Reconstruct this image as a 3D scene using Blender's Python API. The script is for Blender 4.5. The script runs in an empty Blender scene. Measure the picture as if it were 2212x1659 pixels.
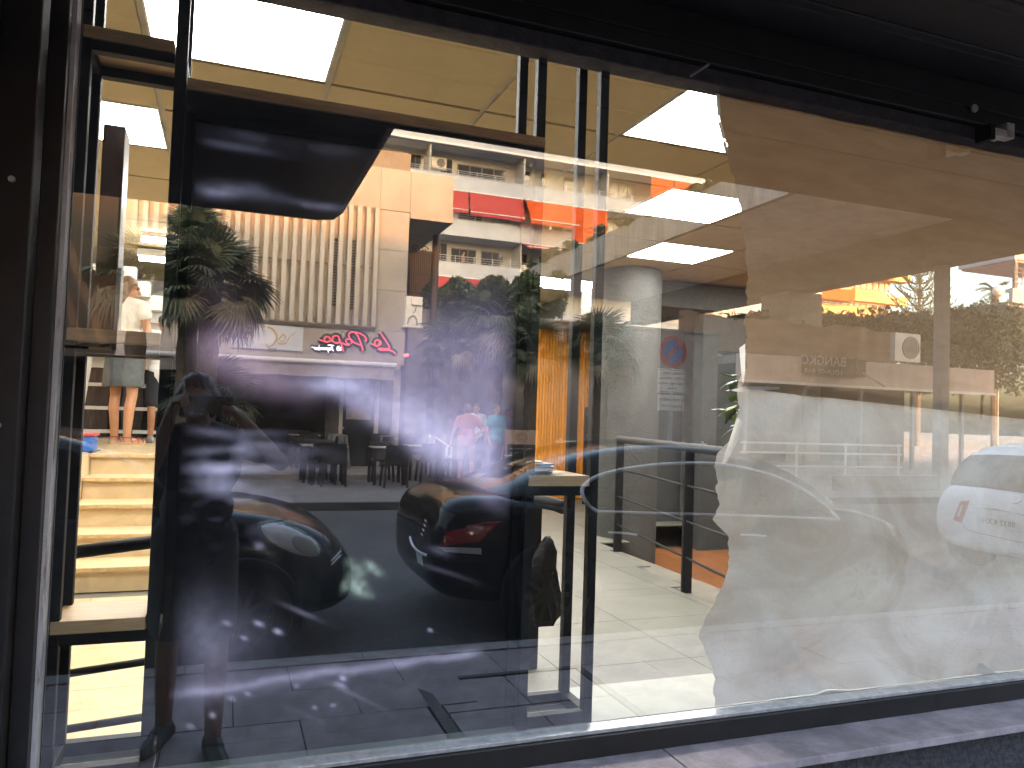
import bpy, bmesh, math, random
import numpy as np
from mathutils import Vector, Matrix
from mathutils.bvhtree import BVHTree

S = bpy.context.scene
COL = S.collection
rnd = random.Random(7)

# ------------------------------------------------------------------ camera
EYE = np.array([0.0, -1.73, 1.5])
YAW, PITCH, ROLL, FPX = 0.35517911, 0.03960732, 0.03292624, 1661.0
def _basis():
    cy, sy = math.cos(YAW), math.sin(YAW); cp, sp = math.cos(PITCH), math.sin(PITCH)
    f = np.array([sy*cp, cy*cp, sp]); r = np.array([cy, -sy, 0.0]); u = np.cross(r, f)
    c, s = math.cos(ROLL), math.sin(ROLL)
    return c*r + s*u, -s*r + c*u, f
CR, CU, CF = _basis()
cam_d = bpy.data.cameras.new('camera'); cam = bpy.data.objects.new('camera', cam_d); COL.objects.link(cam)
cam_d.sensor_fit = 'HORIZONTAL'; cam_d.sensor_width = 36.0; cam_d.lens = 36.0*FPX/2212.0
cam_d.clip_start = 0.02; cam_d.clip_end = 800
cam.matrix_world = Matrix(((CR[0], CU[0], -CF[0], EYE[0]), (CR[1], CU[1], -CF[1], EYE[1]), (CR[2], CU[2], -CF[2], EYE[2]), (0, 0, 0, 1)))
S.camera = cam

# ------------------------------------------------------------------ sky, sun, exposure
SUN_EL, SUN_AZ = math.radians(12.0), math.radians(0.0)        # sun low behind the shop, rays run towards -y
world = bpy.data.worlds.new('World'); S.world = world; world.use_nodes = True
wn = world.node_tree.nodes; wl = world.node_tree.links
for n in list(wn): wn.remove(n)
sky = wn.new('ShaderNodeTexSky'); sky.sky_type = 'NISHITA'; sky.sun_disc = False
sky.sun_elevation = SUN_EL; sky.sun_rotation = SUN_AZ; sky.dust_density = 6.0; sky.air_density = 1.05; sky.ozone_density = 0.3
bg = wn.new('ShaderNodeBackground'); bg.inputs['Strength'].default_value = 0.15
wo = wn.new('ShaderNodeOutputWorld'); wl.new(sky.outputs[0], bg.inputs[0]); wl.new(bg.outputs[0], wo.inputs[0])
sun_d = bpy.data.lights.new('sun', 'SUN'); sun_d.energy = 1.15; sun_d.angle = math.radians(1.8); sun_d.color = (1.0, 0.30, 0.01)
sun = bpy.data.objects.new('sun', sun_d); COL.objects.link(sun)
_d = Vector((-math.sin(SUN_AZ)*math.cos(SUN_EL), -math.cos(SUN_AZ)*math.cos(SUN_EL), -math.sin(SUN_EL)))
sun.rotation_euler = _d.to_track_quat('-Z', 'Y').to_euler(); sun.location = (0, 60, 40)
S.view_settings.view_transform = 'Standard'; S.view_settings.look = 'None'
S.view_settings.gamma = 1.0; S.view_settings.use_curve_mapping = False
S.view_settings.exposure = 3.9
S.render.engine = 'CYCLES'
cy_ = S.cycles
cy_.use_denoising = True
cy_.max_bounces = 8; cy_.diffuse_bounces = 4; cy_.glossy_bounces = 4; cy_.transparent_max_bounces = 16; cy_.transmission_bounces = 4
cy_.sample_clamp_indirect = 6.0; cy_.caustics_reflective = False; cy_.caustics_refractive = False

# ------------------------------------------------------------------ measuring: a pixel of the (2212 wide) photo to a point on a plane
def ray(px, py): return CF + CR*(px-1106)/FPX - CU*(py-829.5)/FPX
def atY(px, py, Y):
    d = ray(px, py); return EYE + d*((Y-EYE[1])/d[1])
def atZ(px, py, z):
    d = ray(px, py); return EYE + d*((z-EYE[2])/d[2])
def atX(px, py, x):
    d = ray(px, py); return EYE + d*((x-EYE[0])/d[0])
def mir(p): return (p[0], -p[1], p[2])          # what is seen in the pane stands on the street side
def sY(px, py, Y): return mir(atY(px, py, Y))
def sZ(px, py, z): return mir(atZ(px, py, z))

# ------------------------------------------------------------------ objects
def tag(o, label=None, cat=None, group=None, kind=None):
    if label: o['label'] = label
    if cat: o['category'] = cat
    if group: o['group'] = group
    if kind: o['kind'] = kind
    return o
def thing(name, label, cat, loc=(0, 0, 0), rz=0.0, group=None):
    o = bpy.data.objects.new(name, None); COL.objects.link(o); o.empty_display_size = 0.1
    o.location = loc; o.rotation_euler = (0, 0, rz)
    return tag(o, label, cat, group)
def wmat(p):
    w = Matrix.Translation(p.location) @ p.rotation_euler.to_matrix().to_4x4()
    return w if p.parent is None else wmat(p.parent) @ p.matrix_parent_inverse @ w
def link(name, me, m, parent=None, world=True):
    o = bpy.data.objects.new(name, me); COL.objects.link(o)
    if m is not None and len(me.materials) == 0: me.materials.append(m)
    if parent is not None:
        o.parent = parent
        if world:
            off = wmat(parent)
            o.matrix_parent_inverse = off.inverted()
    return o
def dup(root, loc=None, rz=None, label=None, group=None):
    r = root.copy(); COL.objects.link(r)
    if loc is not None: r.location = loc
    if rz is not None: r.rotation_euler = (0, 0, rz)
    if label: r['label'] = label
    if group: r['group'] = group
    for ch in list(root.children):
        c = ch.copy(); COL.objects.link(c); c.parent = r
        for g in list(ch.children):
            d = g.copy(); COL.objects.link(d); d.parent = c
    return r

class MB:
    def __init__(self): self.v = []; self.f = []
    def add(self, vs, fs):
        b = len(self.v); self.v += [tuple(map(float, p)) for p in vs]; self.f += [tuple(b+i for i in q) for q in fs]; return self
    def box(self, x0, x1, y0, y1, z0, z1):
        x0, x1 = sorted((x0, x1)); y0, y1 = sorted((y0, y1)); z0, z1 = sorted((z0, z1))
        return self.add([(x0,y0,z0),(x1,y0,z0),(x1,y1,z0),(x0,y1,z0),(x0,y0,z1),(x1,y0,z1),(x1,y1,z1),(x0,y1,z1)],
                        [(0,3,2,1),(4,5,6,7),(0,1,5,4),(1,2,6,5),(2,3,7,6),(3,0,4,7)])
    def obox(self, c, ax, ay, az):
        c = np.array(c, float); ax, ay, az = (np.array(q, float) for q in (ax, ay, az))
        vs = [c+sx*ax+sy*ay+sz*az for sz in (-1, 1) for sx, sy in ((-1,-1),(1,-1),(1,1),(-1,1))]
        return self.add(vs, [(0,3,2,1),(4,5,6,7),(0,1,5,4),(1,2,6,5),(2,3,7,6),(3,0,4,7)])
    def bar(self, p, q, w, h, up=(0, 0, 1)):
        p = np.array(p, float); q = np.array(q, float); d = q-p; L = np.linalg.norm(d); d = d/L
        s = np.cross(d, np.array(up, float)); n = np.linalg.norm(s)
        s = s/n if n > 1e-6 else np.array([1.0, 0, 0]); t = np.cross(s, d)
        return self.obox((p+q)/2, d*L/2, s*w/2, t*h/2)
    def cyl(self, p, q, r0, r1=None, n=12, cap=True):
        r1 = r0 if r1 is None else r1
        p = np.array(p, float); q = np.array(q, float); d = (q-p)/np.linalg.norm(q-p)
        a = np.array([0, 0, 1.0]) if abs(d[2]) < 0.9 else np.array([1.0, 0, 0])
        s = np.cross(d, a); s /= np.linalg.norm(s); t = np.cross(d, s)
        vs = [c + r*(math.cos(k*2*math.pi/n)*s + math.sin(k*2*math.pi/n)*t) for c, r in ((p, r0), (q, r1)) for k in range(n)]
        fs = [(k, (k+1) % n, n+(k+1) % n, n+k) for k in range(n)]
        if cap: fs += [tuple(range(n-1, -1, -1)), tuple(range(n, 2*n))]
        return self.add(vs, fs)
    def tube(self, pts, r, n=8, closed=False, r_end=None):
        P = [np.array(p, float) for p in pts]; N = len(P); b = len(self.v); prev = None
        for i in range(N):
            if closed: d = P[(i+1) % N]-P[i-1]
            else: d = P[min(i+1, N-1)]-P[max(i-1, 0)]
            d = d/(np.linalg.norm(d)+1e-12)
            if prev is None:
                a = np.array([0, 0, 1.0]) if abs(d[2]) < 0.9 else np.array([1.0, 0, 0])
                s = np.cross(d, a)
            else: s = prev - d*np.dot(prev, d)
            s = s/(np.linalg.norm(s)+1e-12); prev = s; t = np.cross(d, s)
            rr = r if r_end is None else r+(r_end-r)*i/(N-1)
            self.v += [tuple(P[i]+rr*(math.cos(k*2*math.pi/n)*s+math.sin(k*2*math.pi/n)*t)) for k in range(n)]
        for i in range(N if closed else N-1):
            j = (i+1) % N
            self.f += [(b+i*n+k, b+i*n+(k+1) % n, b+j*n+(k+1) % n, b+j*n+k) for k in range(n)]
        if not closed: self.f += [tuple(b+k for k in range(n-1, -1, -1)), tuple(b+(N-1)*n+k for k in range(n))]
        return self
    def prism(self, poly, axis, a0, a1):
        """2-D polygon extruded along x, y or z."""
        def p3(p, a): return (a, p[0], p[1]) if axis == 'x' else ((p[0], a, p[1]) if axis == 'y' else (p[0], p[1], a))
        n = len(poly)
        vs = [p3(p, a0) for p in poly]+[p3(p, a1) for p in poly]
        return self.add(vs, [tuple(range(n-1, -1, -1)), tuple(range(n, 2*n))]+[(k, (k+1) % n, n+(k+1) % n, n+k) for k in range(n)])
    def quad(self, a, b, c, d): return self.add([a, b, c, d], [(0, 1, 2, 3)])
    def lathe(self, prof, c=(0, 0, 0), n=20):
        b = len(self.v)
        for r, z in prof:
            self.v += [(c[0]+r*math.cos(k*2*math.pi/n), c[1]+r*math.sin(k*2*math.pi/n), c[2]+z) for k in range(n)]
        for i in range(len(prof)-1):
            self.f += [(b+i*n+k, b+i*n+(k+1) % n, b+(i+1)*n+(k+1) % n, b+(i+1)*n+k) for k in range(n)]
        return self
    def mesh(self, name, smooth=False, fix=True):
        me = bpy.data.meshes.new(name); me.from_pydata(self.v, [], self.f)
        if fix:
            bm = bmesh.new(); bm.from_mesh(me); bmesh.ops.recalc_face_normals(bm, faces=bm.faces); bm.to_mesh(me); bm.free()
        if smooth: me.polygons.foreach_set('use_smooth', [True]*len(me.polygons))
        me.update(); return me
    def build(self, name, m, parent=None, smooth=False, bevel=0.0, world=True, fix=True, seg=2):
        o = link(name, self.mesh(name, smooth, fix), m, parent, world)
        if bevel > 0:
            b = o.modifiers.new('bevel', 'BEVEL'); b.width = bevel; b.segments = seg; b.limit_method = 'ANGLE'; b.angle_limit = math.radians(40)
        return o
def struct(name, mb, m, **k): return tag(mb.build(name, m, **k), kind='structure')
def solo(name, mb, m, label, cat, group=None, kind=None, **k): return tag(mb.build(name, m, **k), label, cat, group, kind)

# ------------------------------------------------------------------ materials
MATS = {}
def _new(name):
    m = bpy.data.materials.new(name); m.use_nodes = True
    nt = m.node_tree
    for n in list(nt.nodes): nt.nodes.remove(n)
    out = nt.nodes.new('ShaderNodeOutputMaterial'); return m, nt, out
def _noise(nt, scale, detail=4, rough=0.55, vec=None, stretch=None, dist=0.0):
    t = nt.nodes.new('ShaderNodeTexNoise'); t.inputs['Scale'].default_value = scale; t.inputs['Detail'].default_value = detail
    t.inputs['Roughness'].default_value = rough; t.inputs['Distortion'].default_value = dist
    if vec is None:
        g = nt.nodes.new('ShaderNodeNewGeometry'); vec = g.outputs['Position']
    if stretch:
        mp = nt.nodes.new('ShaderNodeMapping'); mp.inputs['Scale'].default_value = stretch
        nt.links.new(vec, mp.inputs['Vector']); vec = mp.outputs['Vector']
    nt.links.new(vec, t.inputs['Vector']); return t
def _ramp(nt, src, stops):
    r = nt.nodes.new('ShaderNodeValToRGB'); e = r.color_ramp.elements
    while len(e) < len(stops): e.new(0.5)
    for i, (p, c) in enumerate(stops): e[i].position = p; e[i].color = (*c, 1) if len(c) == 3 else c
    nt.links.new(src, r.inputs['Fac']); return r
def _mixc(nt, fac, a, b, mode='MIX'):
    x = nt.nodes.new('ShaderNodeMix'); x.data_type = 'RGBA'; x.blend_type = mode
    for s, v in ((x.inputs[0], fac), (x.inputs[6], a), (x.inputs[7], b)):
        if isinstance(v, (int, float)): s.default_value = v
        elif isinstance(v, tuple): s.default_value = (*v, 1)
        else: nt.links.new(v, s)
    return x.outputs[2]
def mat(name, col, rough=0.6, metal=0.0, col2=None, scale=6.0, stretch=None, bump=0.0, bscale=60.0, rand=0.0, spec=0.5, coat=0.0,
        dirt=0.0, dscale=1.5, dist=0.0, lo=0.35, hi=0.65, emit=None, estr=0.0, bstretch=None, trans=0.0):
    if name in MATS: return MATS[name]
    m, nt, out = _new(name)
    b = nt.nodes.new('ShaderNodeBsdfPrincipled'); nt.links.new(b.outputs[0], out.inputs[0])
    b.inputs['Roughness'].default_value = rough; b.inputs['Metallic'].default_value = metal
    b.inputs['Specular IOR Level'].default_value = spec; b.inputs['Coat Weight'].default_value = coat
    if coat: b.inputs['Coat Roughness'].default_value = 0.03
    c = tuple(col); cur = c
    if col2 is None: col2 = tuple(x*0.78 for x in col)
    n = _noise(nt, scale, 5, 0.6, None, stretch, dist)
    cur = _ramp(nt, n.outputs['Fac'], [(lo, tuple(col2)), (hi, c)]).outputs[0]
    if dirt:
        n2 = _noise(nt, dscale, 6, 0.7)
        r2 = _ramp(nt, n2.outputs['Fac'], [(0.42, (1-dirt,)*3), (0.62, (1, 1, 1))]); cur = _mixc(nt, 1.0, cur, r2.outputs[0], 'MULTIPLY')
    if rand:
        oi = nt.nodes.new('ShaderNodeObjectInfo')
        mr = nt.nodes.new('ShaderNodeMapRange'); mr.inputs[3].default_value = 1-rand; mr.inputs[4].default_value = 1+rand*0.6
        nt.links.new(oi.outputs['Random'], mr.inputs[0])
        cur = _mixc(nt, 1.0, cur, mr.outputs[0], 'MULTIPLY')
    nt.links.new(cur, b.inputs['Base Color'])
    if bump:
        n3 = _noise(nt, bscale, 5, 0.65, None, bstretch)
        bp = nt.nodes.new('ShaderNodeBump'); bp.inputs['Strength'].default_value = bump; bp.inputs['Distance'].default_value = 0.02
        nt.links.new(n3.outputs['Fac'], bp.inputs['Height']); nt.links.new(bp.outputs[0], b.inputs['Normal'])
    if emit is not None:
        b.inputs['Emission Color'].default_value = (*emit, 1); b.inputs['Emission Strength'].default_value = estr
    if trans:
        t = nt.nodes.new('ShaderNodeBsdfTranslucent'); nt.links.new(cur, t.inputs[0])
        mx = nt.nodes.new('ShaderNodeMixShader'); mx.inputs[0].default_value = trans
        nt.links.new(b.outputs[0], mx.inputs[1]); nt.links.new(t.outputs[0], mx.inputs[2]); nt.links.new(mx.outputs[0], out.inputs[0])
    MATS[name] = m; return m
def emission(name, col, s):
    if name in MATS: return MATS[name]
    m, nt, out = _new(name); e = nt.nodes.new('ShaderNodeEmission')
    e.inputs[0].default_value = (*col, 1); e.inputs[1].default_value = s; nt.links.new(e.outputs[0], out.inputs[0])
    MATS[name] = m; return m

def glass_outer():
    """street side of the pane: mirror share by angle of view, plus a thin uneven film of dust and wipe marks"""
    m, nt, out = _new('pane_outer_face'); N = nt.nodes; L = nt.links
    lw = N.new('ShaderNodeLayerWeight'); lw.inputs['Blend'].default_value = 0.5
    pw = N.new('ShaderNodeMath'); pw.operation = 'POWER'; pw.inputs[1].default_value = 3.0; L.new(lw.outputs['Facing'], pw.inputs[0])
    ma = N.new('ShaderNodeMath'); ma.operation = 'MULTIPLY_ADD'; ma.inputs[1].default_value = 0.62; ma.inputs[2].default_value = 0.27; L.new(pw.outputs[0], ma.inputs[0])
    gl = N.new('ShaderNodeBsdfGlossy'); gl.inputs['Roughness'].default_value = 0.0; gl.inputs['Color'].default_value = (1, 1, 1, 1)
    tr = N.new('ShaderNodeBsdfTransparent'); tr.inputs['Color'].default_value = (0.97, 0.985, 0.975, 1)
    mx = N.new('ShaderNodeMixShader'); L.new(ma.outputs[0], mx.inputs[0]); L.new(tr.outputs[0], mx.inputs[1]); L.new(gl.outputs[0], mx.inputs[2])
    df = N.new('ShaderNodeBsdfDiffuse'); df.inputs[0].default_value = (0.75, 0.74, 0.72, 1)
    n1 = _noise(nt, 3.0, 6, 0.7, None, (1.0, 1.0, 0.35)); n2 = _noise(nt, 90.0, 3, 0.5)
    r1 = _ramp(nt, n1.outputs['Fac'], [(0.50, (0, 0, 0)), (0.78, (0.05,)*3)])
    r2 = _ramp(nt, n2.outputs['Fac'], [(0.66, (0, 0, 0)), (0.80, (0.18,)*3)])
    ad = _mixc(nt, 1.0, r1.outputs[0], r2.outputs[0], 'ADD')
    m2 = N.new('ShaderNodeMixShader'); L.new(ad, m2.inputs[0]); L.new(mx.outputs[0], m2.inputs[1]); L.new(df.outputs[0], m2.inputs[2])
    L.new(m2.outputs[0], out.inputs[0]); return m
def clear_face():
    m, nt, out = _new('pane_inner_face'); tr = nt.nodes.new('ShaderNodeBsdfTransparent'); tr.inputs['Color'].default_value = (0.98, 0.99, 0.985, 1)
    nt.links.new(tr.outputs[0], out.inputs[0]); return m

# ------------------------------------------------------------------ writing
def text_mesh(txt, size, extrude=0.002, align='CENTER', spacing=1.0, shear=0.0):
    c = bpy.data.curves.new('lettering', 'FONT'); c.body = txt; c.size = size; c.extrude = extrude; c.align_x = align; c.align_y = 'CENTER'
    c.space_character = spacing; c.shear = shear; c.resolution_u = 3
    o = bpy.data.objects.new('lettering', c); COL.objects.link(o)
    dg = bpy.context.evaluated_depsgraph_get(); me = bpy.data.meshes.new_from_object(o.evaluated_get(dg))
    bpy.data.objects.remove(o); bpy.data.curves.remove(c); me.materials.clear(); return me
def lettering(name, txt, size, m, parent, pos, facing, extrude=0.002, **k):
    """facing 'shop': read by someone on the shop side looking towards -y; 'west': read looking towards +x; 'out': read from the street looking +y."""
    me = text_mesh(txt, size, extrude, **k)
    X, N = {'shop': ((-1, 0, 0), (0, 1, 0)), 'west': ((0, -1, 0), (-1, 0, 0)), 'out': ((1, 0, 0), (0, -1, 0))}[facing]
    M = Matrix(((X[0], 0, N[0], pos[0]), (X[1], 0, N[1], pos[1]), (0, 1, 0, pos[2]), (0, 0, 0, 1)))
    me.transform(M); return link(name, me, m, parent)

# ------------------------------------------------------------------ smooth bodies from tapered capsules
def _sphere(c, r, nu=14, nv=9):
    vs = [(c[0], c[1], c[2]+r[2])]; fs = []
    for i in range(1, nv):
        th = math.pi*i/nv
        vs += [(c[0]+r[0]*math.sin(th)*math.cos(2*math.pi*k/nu), c[1]+r[1]*math.sin(th)*math.sin(2*math.pi*k/nu), c[2]+r[2]*math.cos(th)) for k in range(nu)]
    vs.append((c[0], c[1], c[2]-r[2]))
    fs += [(0, 1+k, 1+(k+1) % nu) for k in range(nu)]
    for i in range(nv-2):
        fs += [(1+i*nu+k, 1+(i+1)*nu+k, 1+(i+1)*nu+(k+1) % nu, 1+i*nu+(k+1) % nu) for k in range(nu)]
    e = len(vs)-1; b = 1+(nv-2)*nu
    fs += [(b+k, e, b+(k+1) % nu) for k in range(nu)]
    return vs, fs
def body_mesh(shapes, voxel=0.01, smooth=3, push=0.0):
    """shapes: ('e', centre, radii) ellipsoids and ('c', p, rp, q, rq) tapered capsules, fused into one continuous surface."""
    mb = MB()
    for s in shapes:
        if s[0] == 'e': mb.add(*_sphere(s[1], tuple(x+push for x in s[2])))
        else:
            _, p, rp, q, rq = s; rp += push; rq += push
            mb.add(*_sphere(p, (rp,)*3)); mb.add(*_sphere(q, (rq,)*3)); mb.cyl(p, q, rp, rq, 14)
    me = mb.mesh('fused'); o = bpy.data.objects.new('fused', me); COL.objects.link(o)
    r = o.modifiers.new('r', 'REMESH'); r.mode = 'VOXEL'; r.voxel_size = voxel; r.use_smooth_shade = True
    s = o.modifiers.new('s', 'SMOOTH'); s.factor = 0.6; s.iterations = smooth
    dg = bpy.context.evaluated_depsgraph_get(); out = bpy.data.meshes.new_from_object(o.evaluated_get(dg))
    bpy.data.objects.remove(o); bpy.data.meshes.remove(me)
    out.polygons.foreach_set('use_smooth', [True]*len(out.polygons)); return out
# ================================================================== SHOPFRONT AND ROOM (y > 0 is inside)
FZ, CZ, TOPZ = 0.25, 3.1, 1.076
m_black = mat('black_steel', (0.010, 0.010, 0.011), 0.6, 0.0, (0.016, 0.016, 0.017), 30, spec=.2, bump=0.05, bscale=200)
m_frame = mat('black_frame_paint', (0.009, 0.0075, 0.008), 0.5, 0.0, (0.018, 0.015, 0.016), 14, bump=0.08, bscale=120, dirt=0.3)
m_dark_soffit = mat('dark_soffit_paint', (0.022, 0.021, 0.026), 0.7, 0.0, (0.03, 0.03, 0.034), 3, bump=0.1, bscale=80)
m_ledge = mat('grey_ledge_stone', (0.45, 0.37, 0.395), 0.75, 0.0, (0.32, 0.26, 0.28), 9, bump=0.25, bscale=90, dirt=0.35, dscale=7)
m_rough = mat('rough_black_render', (0.075, 0.07, 0.08), 0.95, 0.0, (0.03, 0.028, 0.034), 60, bump=1.0, bscale=75)
m_alu = mat('worn_aluminium', (0.62, 0.60, 0.60), 0.4, 0.6, (0.4, 0.38, 0.38), 40, bump=0.2, bscale=150)
m_paintedge = mat('peeling_white_edge', (0.60, 0.56, 0.56), 0.7, 0.0, (0.22, 0.19, 0.19), 40, (1, 1, 0.15), bump=0.4, bscale=80, lo=0.36, hi=0.44)
m_oak = mat('oak_board', (0.68, 0.46, 0.26), 0.5, 0.0, (0.54, 0.34, 0.17), 7, (2.2, 30, 30), bump=0.05)
m_tile_grey = mat('grey_floor_tile', (0.14, 0.135, 0.112), 0.5, 0.0, (0.11, 0.106, 0.088), 3.2, bump=0.04, bscale=40, rand=0.06, dirt=0.1, dscale=4)
m_marble = mat('cream_marble', (0.58, 0.45, 0.27), 0.3, 0.0, (0.48, 0.355, 0.20), 4, dist=1.6, rand=0.05, lo=0.3, hi=0.6)
m_marble_edge = mat('cream_marble_edge', (0.58, 0.42, 0.22), 0.45, 0.0, (0.40, 0.27, 0.13), 22)
m_joint = mat('floor_joint', (0.16, 0.14, 0.11), 0.9)
m_ceil_tile = mat('tan_ceiling_tile', (0.46, 0.36, 0.20), 0.9, 0.0, (0.43, 0.335, 0.185), 8, rand=0.03, bump=0.06, bscale=250)
m_ceil_grid = mat('ceiling_grid_bar', (0.42, 0.38, 0.31), 0.6)
m_stucco = mat('grey_stucco', (0.062, 0.062, 0.058), 0.9, 0.0, (0.048, 0.048, 0.045), 7, bump=0.7, bscale=34)
m_dkwall = mat('charcoal_stucco', (0.055, 0.057, 0.055), 0.9, 0.0, (0.04, 0.042, 0.04), 6, bump=0.6, bscale=40)
m_white = mat('white_plaster', (0.72, 0.70, 0.66), 0.9, 0.0, (0.66, 0.64, 0.60), 2)
m_woodfloor = mat('brown_wood_floor', (0.30, 0.12, 0.045), 0.35, 0.0, (0.17, 0.06, 0.02), 5, (7, 1.2, 1), dirt=0.2)
m_slat = mat('orange_pine_slat', (0.80, 0.31, 0.022), 0.4, 0.0, (0.50, 0.16, 0.010), 5, (18, 18, 1.6), rand=0.22, lo=0.30, hi=0.55)
m_lamp = emission('lamp_panel_white', (1.0, 0.965, 0.915), 4.2)
m_tube = emission('lamp_tube_white', (1.0, 0.96, 0.90), 4.6)

# --- floors
struct('floor', MB().box(-3, 3.55, -0.0+0.05, 14, -0.3, FZ-0.008), m_joint)
floor_o = bpy.data.objects['floor']
def tiles(x0, x1, y0, y1, s, z, m, name, parent, joint=0.004, th=0.012, edge=None, sy=None):
    sy = sy or s; cache = {}
    nx, ny = int(math.ceil((x1-x0)/s)), int(math.ceil((y1-y0)/sy))
    for i in range(nx):
        for j in range(ny):
            a, b = x0+i*s, min(x0+(i+1)*s, x1); c, d = y0+j*sy, min(y0+(j+1)*sy, y1)
            if edge: b = min(b, edge((c+d)/2))
            if b-a < 0.03 or d-c < 0.03: continue
            key = (round(b-a, 3), round(d-c, 3))
            if key not in cache:
                w, h = (b-a-joint)/2, (d-c-joint)/2
                cache[key] = MB().box(-w, w, -h, h, -th, 0).mesh(name); cache[key].materials.append(m)
            o = bpy.data.objects.new(name, cache[key]); COL.objects.link(o); o.location = ((a+b)/2, (c+d)/2, z); o.parent = parent
edge_x = lambda y: 3.133+(y-2.677)*0.1835 if y < 6.4 else 6.4
tiles(0.10, 4.0, 0.28, 5.2, 0.75, FZ, m_tile_grey, 'floor_tile', floor_o, edge=edge_x)
tiles(0.10, 3.9, 5.2, 9.4, 0.75, FZ, m_tile_grey, 'floor_tile', floor_o)
tiles(3.904, 6.0, 6.2, 9.4, 0.75, FZ, m_tile_grey, 'floor_tile', floor_o)
tiles(-2.6, 0.096, 0.28, 1.44, 0.75, FZ, m_tile_grey, 'floor_tile', floor_o)
tiles(-2.6, 0.096, 1.444, 3.80, 0.62, FZ, m_marble, 'marble_tile', floor_o, 0.003)
struct('lower_floor', MB().box(3.0, 10, 0.05, 9, -0.35, -0.052), m_joint)
low_o = bpy.data.objects['lower_floor']
for i in range(11):                                     # boards of the lower wooden floor
    for j in range(3):
        MB().box(2.9+i*0.36, 2.9+i*0.36+0.355, 0.3+j*2.0, 0.3+j*2.0+1.994, -0.05, -0.03).build('floor_board', m_woodfloor, low_o)
solo('floor_edge_wall', MB().add([(3.13-0.02-0.437, 0.3, -0.04), (3.5+0.1, 5.2, -0.04), (3.5+0.08, 5.2, 0.244), (3.13-0.04-0.437, 0.3, 0.244), (2.6, 0.3, -0.04), (3.4, 5.2, -0.04), (3.4, 5.2, 0.244), (2.6, 0.3, 0.244)],
     [(0, 1, 2, 3), (4, 7, 6, 5), (3, 2, 6, 7), (0, 4, 5, 1)]), m_stucco, 'grey rendered step face below the edge of the tiled floor', 'wall')

# --- stairs up to the back room
st = thing('staircase', 'cream marble stairs of five steps leading up to the back room', 'stairs', (-0.5, 4.6, FZ))
ys = [5.27, 4.95, 4.62, 4.29, 3.96]; zs = [TOPZ, 0.911, 0.746, 0.581, 0.416]
for k in range(5):
    yb = 5.27 if k == 0 else ys[k-1]+0.02
    t = MB().box(-1.0, 0.2, ys[k]-0.03, (6.0 if k == 0 else yb), zs[k]-0.028, zs[k]).build('tread', m_marble, st, bevel=0.004)
    MB().box(-1.0, 0.2, ys[k]-0.034, ys[k]-0.0305, zs[k]-0.027, zs[k]-0.002).build('nosing', m_marble_edge, t)
    MB().box(-0.999, 0.199, ys[k], ys[k]+0.02, zs[k]-0.165, zs[k]-0.029).build('riser', m_marble, st)
MB().box(-1.04, -1.003, 3.9, 5.3, FZ, TOPZ-0.002).build('side_wall', m_marble, st)
struct('upper_floor', MB().box(-3, -1.045, 4.0, 9.3, FZ, TOPZ-0.012).box(-1.0, 0.6, 6.002, 9.3, FZ, TOPZ-0.012), m_joint)
up_o = bpy.data.objects['upper_floor']
tiles(-2.8, -1.045, 4.1, 9.2, 0.6, TOPZ, m_marble, 'marble_tile', up_o, 0.003)
tiles(-1.04, 0.6, 6.004, 9.2, 0.6, TOPZ, m_marble, 'marble_tile', up_o, 0.003)

# --- room shell
struct('room_wall_rear', MB().box(-3, 6.6, 9.3, 9.5, -0.3, 4.2), m_white)
struct('room_wall_side', MB().box(-3.1, -2.9, 0.02, 9.5, -0.3, 4.2), m_white)
struct('room_wall_far_side', MB().box(10, 10.2, 0.02, 9.5, -0.4, 4.2), m_dkwall)
struct('room_wall_dark', MB().box(4.35, 5.32, 6.5, 6.7, -0.3, CZ-0.3).box(5.3, 10, 6.05, 6.25, -0.3, CZ-0.3), m_dkwall)
struct('soffit_band', MB().box(4.2, 10, 5.9, 9.2, CZ-0.3, CZ-0.004), m_stucco)
struct('room_ceiling', MB().box(-3, 10, 0.03, 9.3, CZ+0.012, CZ+0.2), m_ceil_grid)
ceil_o = bpy.data.objects['room_ceiling']
# tile grid read off the photograph: lines run along x and y
GX0, GDX, GY0, GDY = 0.405, 0.805, 1.385, 0.72
LAMPS = {(-1, 0), (2, 0), (-2, 2), (3, 2), (4, 4), (-1, 4), (4, 7), (1, 3), (6, 1), (6, 4), (3, 7), (2, 7)}  # far-row panels hidden by the screen are added to brighten the slats
bx, by = GDX-0.03, GDY-0.03
tm = MB().box(-bx/2, bx/2, -by/2, by/2, 0, 0.012).mesh('ceiling_tile'); tm.materials.append(m_ceil_tile)
lm = MB().box(-bx/2+0.01, bx/2-0.01, -by/2+0.01, by/2-0.01, 0, 0.008).mesh('diffuser'); lm.materials.append(m_lamp)
fr = MB(); W_, H_ = bx/2, by/2
for (a, b, c, d) in ((-W_, W_, -H_, -H_+0.009), (-W_, W_, H_-0.009, H_), (-W_, -W_+0.009, -H_+0.009, H_-0.009), (W_-0.009, W_, -H_+0.009, H_-0.009)): fr.box(a, b, c, d, -0.001, 0.012)
frm = fr.mesh('frame'); frm.materials.append(mat('lamp_frame_white', (0.75, 0.74, 0.72), 0.5))
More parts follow.
